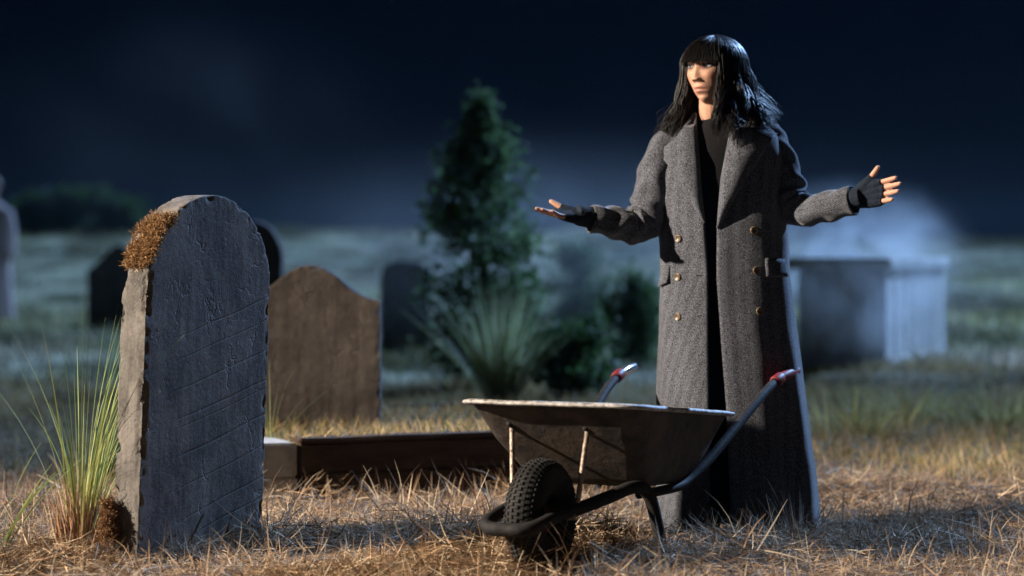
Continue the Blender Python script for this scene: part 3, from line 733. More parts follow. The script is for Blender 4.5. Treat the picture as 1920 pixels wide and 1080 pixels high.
z_ = 0.1125 + 0.1125 * np.sign(sz_) * np.abs(sz_) ** 0.93
y_ = y_ - 0.006 * low_ * front                          # chin forward
def gau(dx, dz, sx, sz): return np.exp(-(dx / sx) ** 2 - (dz / sz) ** 2)
fr = sstep(0.05, 0.45, front)
d = np.zeros_like(x_)
tn = np.clip((0.118 - z_) / 0.045, 0, 1)                # nose bridge -> tip
nose = (0.004 + 0.0148 * tn ** 1.15) * np.exp(-(x_ / (0.0075 + 0.005 * tn)) ** 2) * sstep(0.066, 0.0725, z_) * sstep(0.132, 0.112, z_)
d += nose
d += 0.007 * gau(np.abs(x_) - 0.0115, z_ - 0.0735, 0.006, 0.006)             # nostril wings
d -= 0.010 * gau(np.abs(x_) - 0.031, z_ - 0.1145, 0.0145, 0.0105)            # sockets
d += 0.0045 * gau(np.abs(x_) - 0.028, z_ - 0.131, 0.026, 0.007)              # brow
d += 0.0055 * gau(np.abs(x_) - 0.043, z_ - 0.088, 0.017, 0.016)              # cheekbone
d -= 0.0035 * gau(np.abs(x_) - 0.036, z_ - 0.055, 0.014, 0.016)              # cheek hollow
d += 0.0065 * gau(x_, z_ - 0.0515, 0.0185, 0.0050) + 0.0070 * gau(x_, z_ - 0.0395, 0.0165, 0.0055)  # lips
d -= 0.0055 * gau(x_, z_ - 0.0455, 0.021, 0.0022)
d -= 0.004 * gau(x_, z_ - 0.0285, 0.016, 0.005)
d += 0.0085 * gau(x_, z_ - 0.0125, 0.017, 0.012)                             # chin
y_ = y_ - d * fr
HV = np.stack([x_, y_, z_], 1)
HF = [(i * na + j, i * na + (j + 1) % na, (i + 1) * na + (j + 1) % na, (i + 1) * na + j) for i in range(nv - 1) for j in range(na)]
HF += [tuple(range(na))[::-1], tuple((nv - 1) * na + j for j in range(na))]
HF = [f[::-1] for f in HF]
def face_y(x, z):
    m_ = (HV[:, 1] < -0.03); k_ = np.argmin((HV[m_, 0] - x) ** 2 + (HV[m_, 2] - z) ** 2); return HV[m_][k_, 1]
body = Geo(); body.add(head_w(HV), HF)
ears = []
for sg in (-1, 1): body.add(*capsule(head_w([(sg * 0.073, 0.012, 0.115), (sg * 0.079, 0.018, 0.10), (sg * 0.074, 0.008, 0.078)]), [0.010, 0.012, 0.007], 10))
nk0 = head_w([(0, 0.012, 0.06)])[0]
NECK = np.array([nk0, (0.708, 8.505, 1.44), (0.716, 8.525, 1.385), (0.725, 8.54, 1.31)])
body.add(*tube(NECK, [0.054, 0.050, 0.053, 0.075], 20, 20))
body.add(*tube(np.array([(0.725, 8.53, 1.36), (0.73, 8.53, 1.25), (0.735, 8.525, 1.05), (0.75, 8.53, 0.85)]), [0.075, 0.105, 0.09, 0.115], 20, 20))
for sg in (-1, 1):                                      # collar bones to shoulders, legs and feet
    body.add(*tube(np.array([(0.725, 8.54, 1.30), (0.728 + sg * 0.09, 8.54, 1.29 + sg * 0.012), (0.728 + sg * 0.155, 8.535, 1.26 + sg * 0.015)]), [0.055, 0.045, 0.04], 14, 14))
    hx = 0.76 + sg * 0.085
    body.add(*tube(np.array([(hx, 8.53, 0.88), (hx + 0.005, 8.52, 0.5), (hx + 0.01, 8.535, 0.04)]), [0.085, 0.06, 0.043], 16, 20))
    body.add(*capsule([(hx + 0.01, 8.54, -0.01), (hx + 0.0, 8.47, -0.02), (hx - 0.005, 8.41, -0.025)], [0.044, 0.042, 0.034], 14))
# arms, wrists
RA = [pp2(1243, 275, 8.53), pp2(1226, 345, 8.53), pp2(1214, 418, 8.52), pp2(1160, 420, 8.47), pp2(1096, 406, 8.42)]
LA = [pp2(1450, 258, 8.52), pp2(1474, 330, 8.48), pp2(1492, 396, 8.44), pp2(1545, 388, 8.36), pp2(1604, 372, 8.28)]
for P in (RA, LA): body.add(*tube(np.array(P), [0.045, 0.042, 0.037, 0.034, 0.026], 14, 30))
# hands
def hand(wrist, d_, n_, thumb_side, spread, curl, thumb_dir, thumb_bend=0.25, sc_=1.0):
    d_ = norm(np.array(d_)); n_ = norm(np.array(n_) - d_ * np.dot(n_, d_)); s_ = norm(np.array(thumb_side) - d_ * np.dot(thumb_side, d_) - n_ * np.dot(thumb_side, n_))
    res = {'meta': [], 'fing': [], 'tips': []}
    L1 = (0.090, 0.094, 0.089, 0.081)
    LF = ((0.040, 0.024, 0.019), (0.044, 0.028, 0.020), (0.041, 0.026, 0.020), (0.032, 0.019, 0.018))
    for i in range(4):
        off = (0.030 - i * 0.0205) * sc_
        kn = wrist + d_ * L1[i] * sc_ + s_ * off
        st_ = wrist + d_ * 0.012 + s_ * off * 0.62
        res['meta'].append(([st_, (st_ + kn) / 2 - n_ * 0.003, kn], [0.0135 * sc_, 0.0135 * sc_, 0.0110 * sc_]))
        dd = norm(d_ + s_ * spread[i]); P = [kn]; ang = 0.0
        for q in range(3):
            ang += curl[i][q]; v = dd * math.cos(ang) + n_ * math.sin(ang); P.append(P[-1] + v * LF[i][q] * sc_)
        res['fing'].append((P, [0.0098 * sc_, 0.0092 * sc_, 0.0082 * sc_, 0.0066 * sc_])); res['tips'].append((P[-1], v, n_))
    tb = wrist + d_ * 0.022 * sc_ + s_ * 0.022 * sc_
    td = norm(np.array(thumb_dir)); m1 = tb + (td * 0.75 + d_ * 0.25) * 0.044 * sc_; m2 = m1 + td * 0.034 * sc_; m3 = m2 + norm(td - d_ * 0.0 + n_ * thumb_bend) * 0.028 * sc_
    res['meta'].append(([tb, (tb + m1) / 2, m1], [0.0150 * sc_, 0.0145 * sc_, 0.0125 * sc_]))
    res['thumb'] = ([m1, m2, m3], [0.0118 * sc_, 0.0105 * sc_, 0.0085 * sc_])
    res['tips'].append((m3, norm(m3 - m2), n_))
    return res
Rw = RA[-1] + np.array((0.005, 0, 0.0)); Lw = LA[-1]
RH = hand(Rw, (-0.90, -0.36, 0.05), (-0.12, -0.32, 0.94), (0.0, 1.0, 0.2), (0.10, 0.02, -0.05, -0.14), ((0.02, 0.12, 0.1), (0.06, 0.14, 0.1), (0.10, 0.18, 0.12), (0.16, 0.2, 0.15)), (-0.86, 0.16, 0.46), 0.05)
LH = hand(Lw, (0.80, -0.52, 0.22), (-0.45, -0.88, -0.06), (-0.2, 0, 1), (0.03, 0.0, -0.03, -0.07), ((0.10, 0.22, 0.16), (0.12, 0.24, 0.16), (0.16, 0.28, 0.18), (0.22, 0.32, 0.2)), (0.50, -0.34, 0.78), 0.1)
for hnd in (RH, LH):
    for P, r_ in hnd['meta'] + hnd['fing'] + [hnd['thumb']]: body.add(*capsule(np.array(P), r_, 12, 14))
V, F, N = remesh(body.V(), body.f, 0.0026, 2, 0.45)
# own colours of the skin: lips, eye make-up, flush
Lc = head_l(V); C = np.tile(np.array((0.56, 0.315, 0.215)), (len(V), 1))
fm = (Lc[:, 1] < -0.03) & (Lc[:, 2] > -0.01) & (Lc[:, 2] < 0.2)
def blend(mask, col):
    global C
    mk = (mask * fm)[:, None]; C = C * (1 - mk) + np.array(col) * mk
blend(0.8 * (gau(Lc[:, 0], Lc[:, 2] - 0.0505, 0.0185, 0.0052) + gau(Lc[:, 0], Lc[:, 2] - 0.0395, 0.0165, 0.006)).clip(0, 1), (0.50, 0.19, 0.15))
blend(0.9 * gau(Lc[:, 0], Lc[:, 2] - 0.0455, 0.023, 0.0016), (0.16, 0.05, 0.04))
blend(0.35 * gau(np.abs(Lc[:, 0]) - 0.045, Lc[:, 2] - 0.082, 0.018, 0.016), (0.55, 0.22, 0.15))
blend((1.5 * gau(np.abs(Lc[:, 0]) - 0.033, Lc[:, 2] - 0.1175, 0.021, 0.0120)).clip(0, 0.95), (0.025, 0.017, 0.017))
blend(0.8 * gau(np.abs(Lc[:, 0]) - 0.030, Lc[:, 2] - 0.1345, 0.02, 0.0035), (0.05, 0.03, 0.02))
blend(0.8 * gau(np.abs(Lc[:, 0]) - 0.0075, Lc[:, 2] - 0.0685, 0.004, 0.003), (0.12, 0.05, 0.04))
me = mesh_np('body', V, F, True); colour(me, C.clip(0, 1)); body_o = put('body', me, M['skin'], woman)
# eyes
for sg in (-1, 1):
    cy = face_y(sg * 0.032, 0.1155); V = []; C = []
    for i in range(17):
        for j in range(24):
            a, b_ = math.pi * i / 16, 2 * math.pi * j / 24       # pole faces forward
            p = np.array((math.sin(a) * math.cos(b_), -math.cos(a), math.sin(a) * math.sin(b_)))
            V.append((sg * 0.032 + 0.0140 * p[0], cy + 0.003 + 0.0085 * p[1], 0.1155 + 0.0062 * p[2]))
            dd = math.hypot((p[0] + 0.18) * 0.0140, (p[2] - 0.15) * 0.0062)
            C.append((0.01, 0.01, 0.012) if dd < 0.0026 else ((0.07, 0.085, 0.10) if dd < 0.0058 else (0.42, 0.41, 0.43)))
    F = [(i * 24 + j, i * 24 + (j + 1) % 24, (i + 1) * 24 + (j + 1) % 24, (i + 1) * 24 + j) for i in range(16) for j in range(24)]
    me = mesh_of('eye', head_w(np.array(V)), F, True); colour(me, C); ey = put('eye', me, M['eye'], woman)
    lash = [(sg * (0.032 + dx), cy - 0.0065 + abs(dx) * 0.32, 0.1155 + 0.0068 - (dx / 0.0165) ** 2 * 0.0062) for dx in np.linspace(-0.0165, 0.0175, 9)]
    part('lashes', tube(head_w(lash), [0.0006] + [0.0019] * 7 + [0.0008], 6), M['hair'], body_o, True)
# nails
for hnd in (RH, LH):
    for (tp, v, n_) in hnd['tips']:
        v = norm(v); c_ = tp - n_ * 0.0045 - v * 0.001
        part('nail', capsule([c_ - v * 0.004, c_ + v * 0.006], [0.0042, 0.0036], 8, 4), M['red_nail'] if 'red_nail' in M else M['eye_pale'] if 'eye_pale' in M else M['skin_nail'] if 'skin_nail' in M else M.setdefault('red_nail', mat('dark_red_nail', (0.10, 0.012, 0.014), None, 5, 0.2, spec=0.6)), body_o, True)

# --- gloves: knitted, ending at the first knuckles
for hnd, arm in ((RH, RA), (LH, LA)):
    g = Geo(); wr = arm[-1]; back = norm(arm[-2] - arm[-1])
    for P, r_ in hnd['meta']: g.add(*capsule(np.array(P), np.array(r_) + 0.0062, 12, 12))
    for P, r_ in hnd['fing']:
        g.add(*tube(np.array([P[0], P[0] + (P[1] - P[0]) * 0.50]), [r_[0] + 0.005, r_[0] + 0.0045], 12))
    P, r_ = hnd['thumb']; g.add(*tube(np.array([P[0], P[0] + (P[1] - P[0]) * 0.75]), [r_[0] + 0.004, r_[0] + 0.0033], 12))
    g.add(*tube(np.array([wr + back * 0.07, wr + back * 0.02, wr - back * 0.03]), [0.040, 0.038, 0.036], 16, 8))
    V, F, N = remesh(g.V(), g.f, 0.003, 2)
    V = V + N * (0.0010 * vnoise(V, 120, 4) + 0.0014 * vnoise(V, 45, 7))[:, None]
    gl = put('glove', mesh_np('glove', V, F, True), M['glove_knit'], woman)

# --- coat body
YAW = R(17)
cf = np.array((-math.sin(YAW), -math.cos(YAW), 0)); cr = np.array((math.cos(YAW), -math.sin(YAW), 0))
ZK = [-0.045, 0.14, 0.33, 0.52, 0.70, 0.86, 0.99, 1.10, 1.20, 1.27, 1.32, 1.345, 1.37, 1.395, 1.42, 1.44]
CX = [0.806, 0.796, 0.783, 0.771, 0.760, 0.751, 0.747, 0.741, 0.735, 0.732, 0.731, 0.730, 0.729, 0.728, 0.727, 0.726]
AK = [0.268, 0.260, 0.251, 0.243, 0.231, 0.221, 0.219, 0.220, 0.219, 0.217, 0.209, 0.196, 0.170, 0.135, 0.100, 0.083]
BK = [0.215, 0.205, 0.190, 0.178, 0.165, 0.152, 0.146, 0.148, 0.150, 0.146, 0.135, 0.124, 0.112, 0.100, 0.088, 0.080]
CYK = [8.54, 8.54, 8.54, 8.54, 8.54, 8.535, 8.53, 8.53, 8.53, 8.53, 8.535, 8.535, 8.535, 8.54, 8.54, 8.54]
def coatS(phi, z, off=0.0):
    phi = np.asarray(phi, float); z = np.broadcast_to(np.asarray(z, float), phi.shape)
    a = np.interp(z, ZK, AK) + off; b_ = np.interp(z, ZK, BK) + off
    cx = np.interp(z, ZK, CX); cy = np.interp(z, ZK, CYK)
    s, c = np.sin(phi), np.cos(phi); p = 0.86
    lx = a * np.sign(s) * np.abs(s) ** p; ly = b_ * np.sign(c) * np.abs(c) ** p
    low = sstep(0.95, 0.1, z)
    fold = low * (0.016 * np.sin(phi * 4.0 + 0.6 + 0.9 * np.sin(z * 3)) + 0.007 * np.sin(phi * 9 + 2 + z * 2.5)) * sstep(0.25, 0.9, np.abs(phi))
    fold = fold + 0.0035 * np.sin(phi * 5 + z * 21) * sstep(0.95, 1.1, z) * sstep(1.35, 1.25, z)
    x = cx + cr[0] * lx + cf[0] * ly; y = cy + cr[1] * lx + cf[1] * ly
    x = x + (cr[0] * s + cf[0] * c) * fold; y = y + (cr[1] * s + cf[1] * c) * fold
    zz = z + 0.105 * lx * sstep(0.95, 1.3, z)
    return np.stack([x, y, zz], -1)
PHI = np.linspace(-1.35, 1.35, 541)
def phi_at(u, z):                                       # angle on the coat front seen at photograph column u
    S = coatS(PHI, np.full(PHI.shape, z)); col = 960 + F_PX * S[:, 0] / S[:, 1]
    return float(np.interp(u, col, PHI))
def z_at(v, Y=8.4): return CAM_H - (v - HORIZON) * Y / F_PX
LEFT_E = [(1306, 228), (1314, 330), (1322, 420), (1328, 520), (1329, 700), (1330, 900), (1330, 1010)]
RIGHT_E = [(1374, 228), (1360, 300), (1345, 420), (1345, 520), (1352, 620), (1363, 760), (1369, 900), (1372, 1010)]
zs_c = np.concatenate([np.linspace(-0.045, 1.0, 80), np.linspace(1.012, 1.44, 42)])
def edge_phi(E, z):
    E = np.array(E, float); return phi_at(np.interp(-z, -z_at(E[:, 1]), E[:, 0]), z)
NP_ = 150; V = []; UV = []
for z in zs_c:
    pl, pr = edge_phi(LEFT_E, z), edge_phi(RIGHT_E, z)
    tt = np.linspace(0, 1, NP_); ph = pr + (2 * math.pi + pl - pr) * tt
    ph = np.where(ph > math.pi, ph - 2 * math.pi, ph)
    S = coatS(ph, np.full(NP_, z))
    # the right-hand front edge lies proud of the left one
    lift = 0.010 * np.exp(-(tt / 0.03) ** 2) * sstep(1.1, 0.9, z)
    S[:, :2] += cf[:2] * lift[:, None]
    V.append(S); arc = np.concatenate([[0], np.cumsum(np.linalg.norm(np.diff(S, axis=0), axis=1))]); UV.append(np.stack([arc, np.full(NP_, z)], 1))
V = np.array(V); UVc = np.array(UV).reshape(-1, 2); nr_ = len(zs_c)
V = V.reshape(-1, 3); N0 = norm(V - np.stack([np.full(len(V), 0.75), np.full(len(V), 8.53), V[:, 2]], 1))
V += N0 * (0.0030 * fbm(V, 9, 3, 12) + 0.010 * fbm(V * (1, 1, 0.55), 4.5, 3, 19) * sstep(1.35, 1.0, V[:, 2]))[:, None]
F = np.array([(i * NP_ + j, i * NP_ + j + 1, (i + 1) * NP_ + j + 1, (i + 1) * NP_ + j) for i in range(nr_ - 1) for j in range(NP_ - 1)])
def uvput(me, UVv):
    l = me.uv_layers.new(name='UVMap'); vi = np.empty(len(me.loops), np.int32); me.loops.foreach_get('vertex_index', vi)
    l.data.foreach_set('uv', np.asarray(UVv, np.float32)[vi].ravel())
me = mesh_np('coat', V, F[:, ::-1], True); uvput(me, UVc)
coat = put('coat', me, M['tweed'], woman); so = coat.modifiers.new('cloth', 'SOLIDIFY'); so.thickness = 0.006; so.offset = -1

def patch(name, rollp, outp, parent, base_off, puff, nt_=30, nw=12, m=None):
    V = []; UVv = []
    rollp = np.array(rollp, float); outp = np.array(outp, float)
    for i in range(nt_):
        q = i / (nt_ - 1)
        a = np.array([np.interp(q, rollp[:, 0], rollp[:, 1]), np.interp(q, rollp[:, 0], rollp[:, 2])])
        b_ = np.array([np.interp(q, outp[:, 0], outp[:, 1]), np.interp(q, outp[:, 0], outp[:, 2])])
        for j in range(nw):
            s = j / (nw - 1); u, v = a + (b_ - a) * s; z = z_at(v)
            # undo the shoulder shear for the lookup
            z0 = z
            for _ in range(3):
                ph = phi_at(u, z0); S = coatS(np.array([ph]), np.array([z0]))[0]; z0 = z0 + (z - S[2])
            ph = phi_at(u, z0); S = coatS(np.array([ph]), np.array([z0]))[0]
            nrm_ = norm(cr * math.sin(ph) * 0.7 + cf * math.cos(ph))
            off = base_off + puff * math.sin(math.pi * min(1, s * 0.9 + 0.1)) * min(1, q * 5 + 0.15) + 0.012 * s * min(1, q * 4)
            if s < 0.12: off -= 0.006 * (1 - s / 0.12)
            V.append(S + nrm_ * off); UVv.append((u * 0.0019 + q * 0.004, z))
    F = [(i * nw + j, i * nw + j + 1, (i + 1) * nw + j + 1, (i + 1) * nw + j) for i in range(nt_ - 1) for j in range(nw - 1)]
    me = mesh_np(name, np.array(V), np.array(F), True); uvput(me, UVv)
    o = put(name, me, m or M['tweed'], parent); so = o.modifiers.new('cloth', 'SOLIDIFY'); so.thickness = 0.006; so.offset = 0
    return o
patch('lapel', [(0, 1322, 418), (0.5, 1313, 325), (1, 1305, 232)], [(0, 1321, 416), (0.45, 1281, 338), (0.68, 1247, 288), (0.74, 1243, 279), (0.80, 1260, 272), (1, 1283, 240)], coat, 0.010, 0.010)
patch('lapel', [(0, 1346, 428), (0.5, 1353, 335), (1, 1370, 240)], [(0, 1347, 428), (0.5, 1399, 332), (0.86, 1446, 250), (0.93, 1432, 248), (1, 1418, 240)], coat, 0.013, 0.016)

# sleeves
def sleeve(P, r, seed, el):
    P = np.array(P, float); n_ = 90; k_ = 48
    def disp(t, a):
        wv = np.exp(-((t - el) / 0.16) ** 2)
        return wv * (0.0115 * np.sin(t * 80 + 1.4 * np.sin(a + seed) + seed) * (0.6 + 0.4 * np.cos(a * 1 + seed))) + 0.004 * np.sin(t * 40 + 2 * np.sin(a * 2 + seed)) + 0.003 * np.sin(a * 3 + t * 14 + seed)
    V, F = tube(P, r, k_, n_, cap=False, disp=disp)
    rr = np.repeat(np.linspace(0, 1, n_), k_); aa = np.tile(np.arange(k_) / k_, n_)
    UVv = np.stack([aa * 0.36, rr * 0.6], 1)
    me = mesh_np('sleeve', V, np.array([f for f in F]), True); uvput(me, UVv)
    o = put('sleeve', me, M['tweed'], coat); so = o.modifiers.new('cloth', 'SOLIDIFY'); so.thickness = 0.006; so.offset = -1
    return o
rs = sleeve([pp2(1262, 262, 8.54), pp2(1240, 300, 8.535), pp2(1224, 355, 8.53), pp2(1213, 408, 8.52), pp2(1190, 424, 8.50), pp2(1150, 418, 8.465), pp2(1106, 411, 8.43)], [0.062, 0.068, 0.064, 0.063, 0.060, 0.055, 0.0455], 1.0, 0.55)
ls = sleeve([pp2(1432, 248, 8.535), pp2(1452, 285, 8.515), pp2(1472, 335, 8.485), pp2(1487, 384, 8.45), pp2(1510, 396, 8.42), pp2(1555, 386, 8.35), pp2(1602, 375, 8.285)], [0.062, 0.066, 0.061, 0.058, 0.055, 0.052, 0.0475], 2.3, 0.52)

# buttons, button holes, pocket flaps
def on_coat(u, v, off):
    z = z_at(v); z0 = z
    for _ in range(3):
        ph = phi_at(u, z0); S = coatS(np.array([ph]), np.array([z0]))[0]; z0 += z - S[2]
    nrm_ = norm(cr * math.sin(ph) * 0.8 + cf * math.cos(ph)); return S + nrm_ * off, nrm_
for (u, v) in ((1274, 447), (1273, 520), (1273, 595), (1413, 432), (1418, 507), (1424, 583)):
    c_, n_ = on_coat(u, v, 0.004); e1 = norm(np.cross(n_, (0, 0, 1))); e2 = np.cross(n_, e1)
    V = []; prof = [(0.0145, 0.0), (0.0150, 0.003), (0.0135, 0.006), (0.0105, 0.0065), (0.0085, 0.0045), (0.0, 0.0045)]
    for rr, hh in prof:
        for i in range(18): V.append(c_ + (e1 * math.cos(i * math.pi / 9) + e2 * math.sin(i * math.pi / 9)) * max(rr, 1e-4) + n_ * hh)
    F = [(q * 18 + i, q * 18 + (i + 1) % 18, (q + 1) * 18 + (i + 1) % 18, (q + 1) * 18 + i) for q in range(5) for i in range(18)]
    part('button', (np.array(V), F), M['horn'], coat, True)
for (u, v) in ((1311, 443), (1312, 517), (1312, 592)):
    c_, n_ = on_coat(u, v, 0.004); e1 = norm(np.cross(n_, (0, 0, 1)))
    part('buttonhole', capsule([c_ - e1 * 0.009, c_ + e1 * 0.009], [0.0018, 0.0018], 6, 4), M['black_knit'], coat, True)
def flap(us, vs_, off):
    V = []; UVv = []
    for i, q in enumerate(np.linspace(0, 1, 9)):
        for j, s in enumerate(np.linspace(0, 1, 5)):
            u = us[0] + (us[1] - us[0]) * q; v = vs_[0] + (vs_[1] - vs_[0]) * q + s * 33
            c_, n_ = on_coat(u, v, off + 0.012 * s ** 1.3); V.append(c_); UVv.append((u * 0.002, v * 0.002))
    F = [(i * 5 + j, i * 5 + j + 1, (i + 1) * 5 + j + 1, (i + 1) * 5 + j) for i in range(8) for j in range(4)]
    me = mesh_np('pocket_flap', np.array(V), np.array(F), True); uvput(me, UVv)
    o = put('pocket_flap', me, M['tweed'], coat); so = o.modifiers.new('cloth', 'SOLIDIFY'); so.thickness = 0.007; so.offset = 0
flap((1244, 1259), (505, 497), 0.006); flap((1433, 1472), (484, 486), 0.006)

# --- black clothes under the coat
def innerloft(z0, z1, zt, aa, bb, n_=40, k_=48, cy=8.52):
    V = []
    for z in np.linspace(z0, z1, n_):
        a = np.interp(z, zt, aa); b_ = np.interp(z, zt, bb); cx = np.interp(z, ZK, CX)
        for i in range(k_):
            ph = 2 * math.pi * i / k_; p = cr * math.sin(ph) * a + cf * math.cos(ph) * b_
            V.append((cx + p[0], cy + p[1], z))
    V = np.array(V); V[:, :2] += (0.003 * fbm(V, 8, 3, 5))[:, None]
    F = [(i * k_ + j, i * k_ + (j + 1) % k_, (i + 1) * k_ + (j + 1) % k_, (i + 1) * k_ + j) for i in range(n_ - 1) for j in range(k_)]
    return V, F
part('sweater', innerloft(0.78, 1.415, [0.78, 1.0, 1.2, 1.3, 1.36, 1.395, 1.415], [0.16, 0.15, 0.165, 0.165, 0.12, 0.078, 0.066], [0.105, 0.105, 0.118, 0.112, 0.092, 0.074, 0.067]), M['black_knit'], woman, True)
part('trousers', innerloft(0.0, 0.80, [0.0, 0.4, 0.80], [0.19, 0.17, 0.15], [0.12, 0.12, 0.11]), M['black_knit'], woman, True)
for sg in (-1, 1):
    hx = 0.76 + sg * 0.085
    part('boot', capsule([(hx + 0.01, 8.545, -0.007), (hx, 8.47, -0.015), (hx - 0.008, 8.40, -0.02)], [0.054, 0.052, 0.044], 16), M['black_knit'], woman, True)

# --- hair: strands over the scalp
strands = []
def hair_path(phi, off, zend, flare, fringe, n_=16):
    ex, ey, ez = 0.0765 + off, 0.101 + off, 0.1155 + off * 0.9; cz = 0.1165
    P = []
    if fringe:
        tmax = math.acos(max(-1, min(1, (zend - cz) / ez)))
        for q in np.linspace(0.03, 1, n_):
            t_ = q * tmax
            P.append((ex * math.sin(t_) * math.sin(phi), -(ey - 0.006) * math.sin(t_) * math.cos(phi) + 0.004 - 0.010 * q ** 2, cz + ez * math.cos(t_)))
        return np.array(P)
    m1 = n_ // 2; tmax = math.radians(86)
    for q in np.linspace(0.03, 1, m1):
        t_ = q * tmax; P.append((ex * math.sin(t_) * math.sin(phi), -ey * math.sin(t_) * math.cos(phi) + 0.008, cz + ez * math.cos(t_)))
    x0, y0, z0 = P[-1]; rr = math.hypot(x0, y0)
    for q in np.linspace(0, 1, n_ - m1 + 1)[1:]:
        k_ = 1 + flare * (q ** 1.2) / rr
        P.append((x0 * k_, y0 * k_ , z0 + (zend - z0) * q))
    return np.array(P)
NS = 3800; HG = Geo()
hv = []; hf = []; cnt = 0
for i in range(NS):
    fringe = i < 1000
    if fringe:
        phi = random.uniform(-1.18, 1.08); off = random.uniform(0.006, 0.020); zend = 0.1325 + random.gauss(0, 0.0035) + 0.003 * math.sin(phi * 9) - 0.006 * (abs(phi) / 1.1) ** 3
        P = hair_path(phi, off, zend, 0, True)
    else:
        phi = random.uniform(0.85, 2 * math.pi - 0.98); off = random.uniform(0.004, 0.026)
        d_ = phi - math.pi                              # 0 = back, negative = her left side
        back = math.exp(-((phi - 2.25) / 0.75) ** 2)
        lay = random.random() ** 0.8
        zend = -0.125 + 0.12 * (1 - lay) * (0.35 + 0.65 * back) + random.gauss(0, 0.012)
        flare = 0.012 + 0.030 * random.random() + 0.068 * back * (0.35 + 0.65 * (1 - lay)) 
        if phi > 4.3: flare = 0.004 + 0.018 * random.random()
        P = hair_path(phi, off, zend, flare, False, 18)
        # flick and wave towards the ends
        q = np.linspace(0, 1, 18); wv = sstep(0.40, 0.95, q)
        ph0 = 11.0 * math.sin(round(phi * 7) * 12.9) + random.gauss(0, 0.28); rad = norm(np.stack([P[:, 0], P[:, 1], 0 * q], 1))
        tan_ = np.stack([-rad[:, 1], rad[:, 0], 0 * q], 1)
        P += tan_ * (wv * (0.020 * np.sin(q * 11 + ph0)))[:, None] + rad * (wv * 0.019 * np.sin(q * 13 + ph0 * 0.5))[:, None]
        if phi > 4.6:                                   # her right side comes forward over the lapel
            sw = random.uniform(0.3, 1.0); P[:, 1] += -0.05 * sw * sstep(0.74, 1, q); P[:, 0] += -0.035 * sw * sstep(0.78, 1, q)
        if phi < 1.6:
            P[:, 1] += -0.030 * sstep(0.6, 1, q)
    P += rng.normal(0, 0.0012, P.shape) * 0.6
    Wp = head_w(P); m_ = len(Wp); w0 = random.uniform(0.0008, 0.0021)
    rr = w0 * (1 - 0.75 * np.linspace(0, 1, m_) ** 4); k_ = 3
    T, N, B = frames(Wp); ang = np.array([0, 2.094, 4.189])
    Vv = Wp[:, None] + N[:, None] * (rr[:, None] * np.cos(ang))[..., None] + B[:, None] * (rr[:, None] * np.sin(ang))[..., None]
    hv.append(Vv.reshape(-1, 3))
    ii = np.arange(m_ - 1)[:, None] * 3; jj = np.arange(3)[None]
    hf.append((np.stack([ii + jj, ii + (jj + 1) % 3, ii + 3 + (jj + 1) % 3, ii + 3 + jj], -1).reshape(-1, 4) + cnt)); cnt += m_ * 3
hair = put('hair', mesh_np('hair', np.vstack(hv), np.vstack(hf), True), M['hair'], woman)
# under-layer so no scalp shows
V = []; nA, nT = 64, 24
for i in range(nT):
    t_ = math.radians(2 + 98 * i / (nT - 1))
    for j in range(nA):
        ph = 0.80 + (2 * math.pi - 0.80 - 0.95) * j / (nA - 1) if t_ > 1.0 else 2 * math.pi * j / (nA - 1)
        if t_ > 1.0:
            pass
        V.append((0.078 * math.sin(t_) * math.sin(ph), -0.1015 * math.sin(t_) * math.cos(ph) + 0.008, 0.1165 + 0.117 * math.cos(t_)))
F = [(i * nA + j, i * nA + j + 1, (i + 1) * nA + j + 1, (i + 1) * nA + j) for i in range(nT - 1) for j in range(nA - 1) if not (math.radians(2 + 98 * i / (nT - 1)) <= 1.0 < math.radians(2 + 98 * (i + 1) / (nT - 1)))]
part('scalp_hair', (head_w(np.array(V)), F), M['hair'], hair, True)

# ------------------------------------------------------------------ distant figure in white at the left edge
FY = 29.0; f0 = px(-13, 0, FY); f0[2] = float(H(f0[0], FY))
ghost = root('person', 'blurred person in long white robe far off at the left edge', 'person', tuple(f0))
def fp(x, y, z): return f0 + np.array((x, y, z))
g = Geo()
g.add(*tube(np.array([fp(0, 0, 1.72), fp(0, 0, 1.5), fp(0, 0, 1.40)]), [0.06, 0.055, 0.07], 14, 8))
sphV = norm(np.array([(math.sin(a) * math.cos(b_), math.sin(a) * math.sin(b_), math.cos(a)) for a in np.linspace(0.05, 3.09, 14) for b_ in np.linspace(0, 6.283, 18, endpoint=False)]))
g.add(fp(0, -0.01, 1.66) + sphV * np.array((0.075, 0.095, 0.115)), [(i * 18 + j, (i + 1) * 18 + j, (i + 1) * 18 + (j + 1) % 18, i * 18 + (j + 1) % 18) for i in range(13) for j in range(18)] + [tuple(range(18)), tuple(range(13 * 18, 14 * 18))[::-1]])
g.add(*tube(np.array([fp(0, 0, 1.42), fp(0, 0, 1.1), fp(0, 0, 0.9)]), [0.12, 0.12, 0.13], 14, 8))
for sg in (-1, 1):
    g.add(*tube(np.array([fp(sg * 0.15, 0, 1.38), fp(sg * 0.20, 0.0, 1.12), fp(sg * 0.19, -0.06, 0.86), fp(sg * 0.18, -0.08, 0.76)]), [0.05, 0.04, 0.032, 0.035], 10, 16))
    g.add(*tube(np.array([fp(sg * 0.08, 0, 0.92), fp(sg * 0.09, 0, 0.1)]), [0.08, 0.045], 10, 8))
    g.add(*capsule([fp(sg * 0.09, 0.02, 0.04), fp(sg * 0.10, -0.16, 0.035)], [0.045, 0.035], 10, 5))
V, F, N = remesh(g.V(), g.f, 0.012, 2); me = mesh_np('body', V, F, True); colour(me, np.tile((0.5, 0.3, 0.22), (len(V), 1))); put('body', me, M['skin'], ghost)
V = []
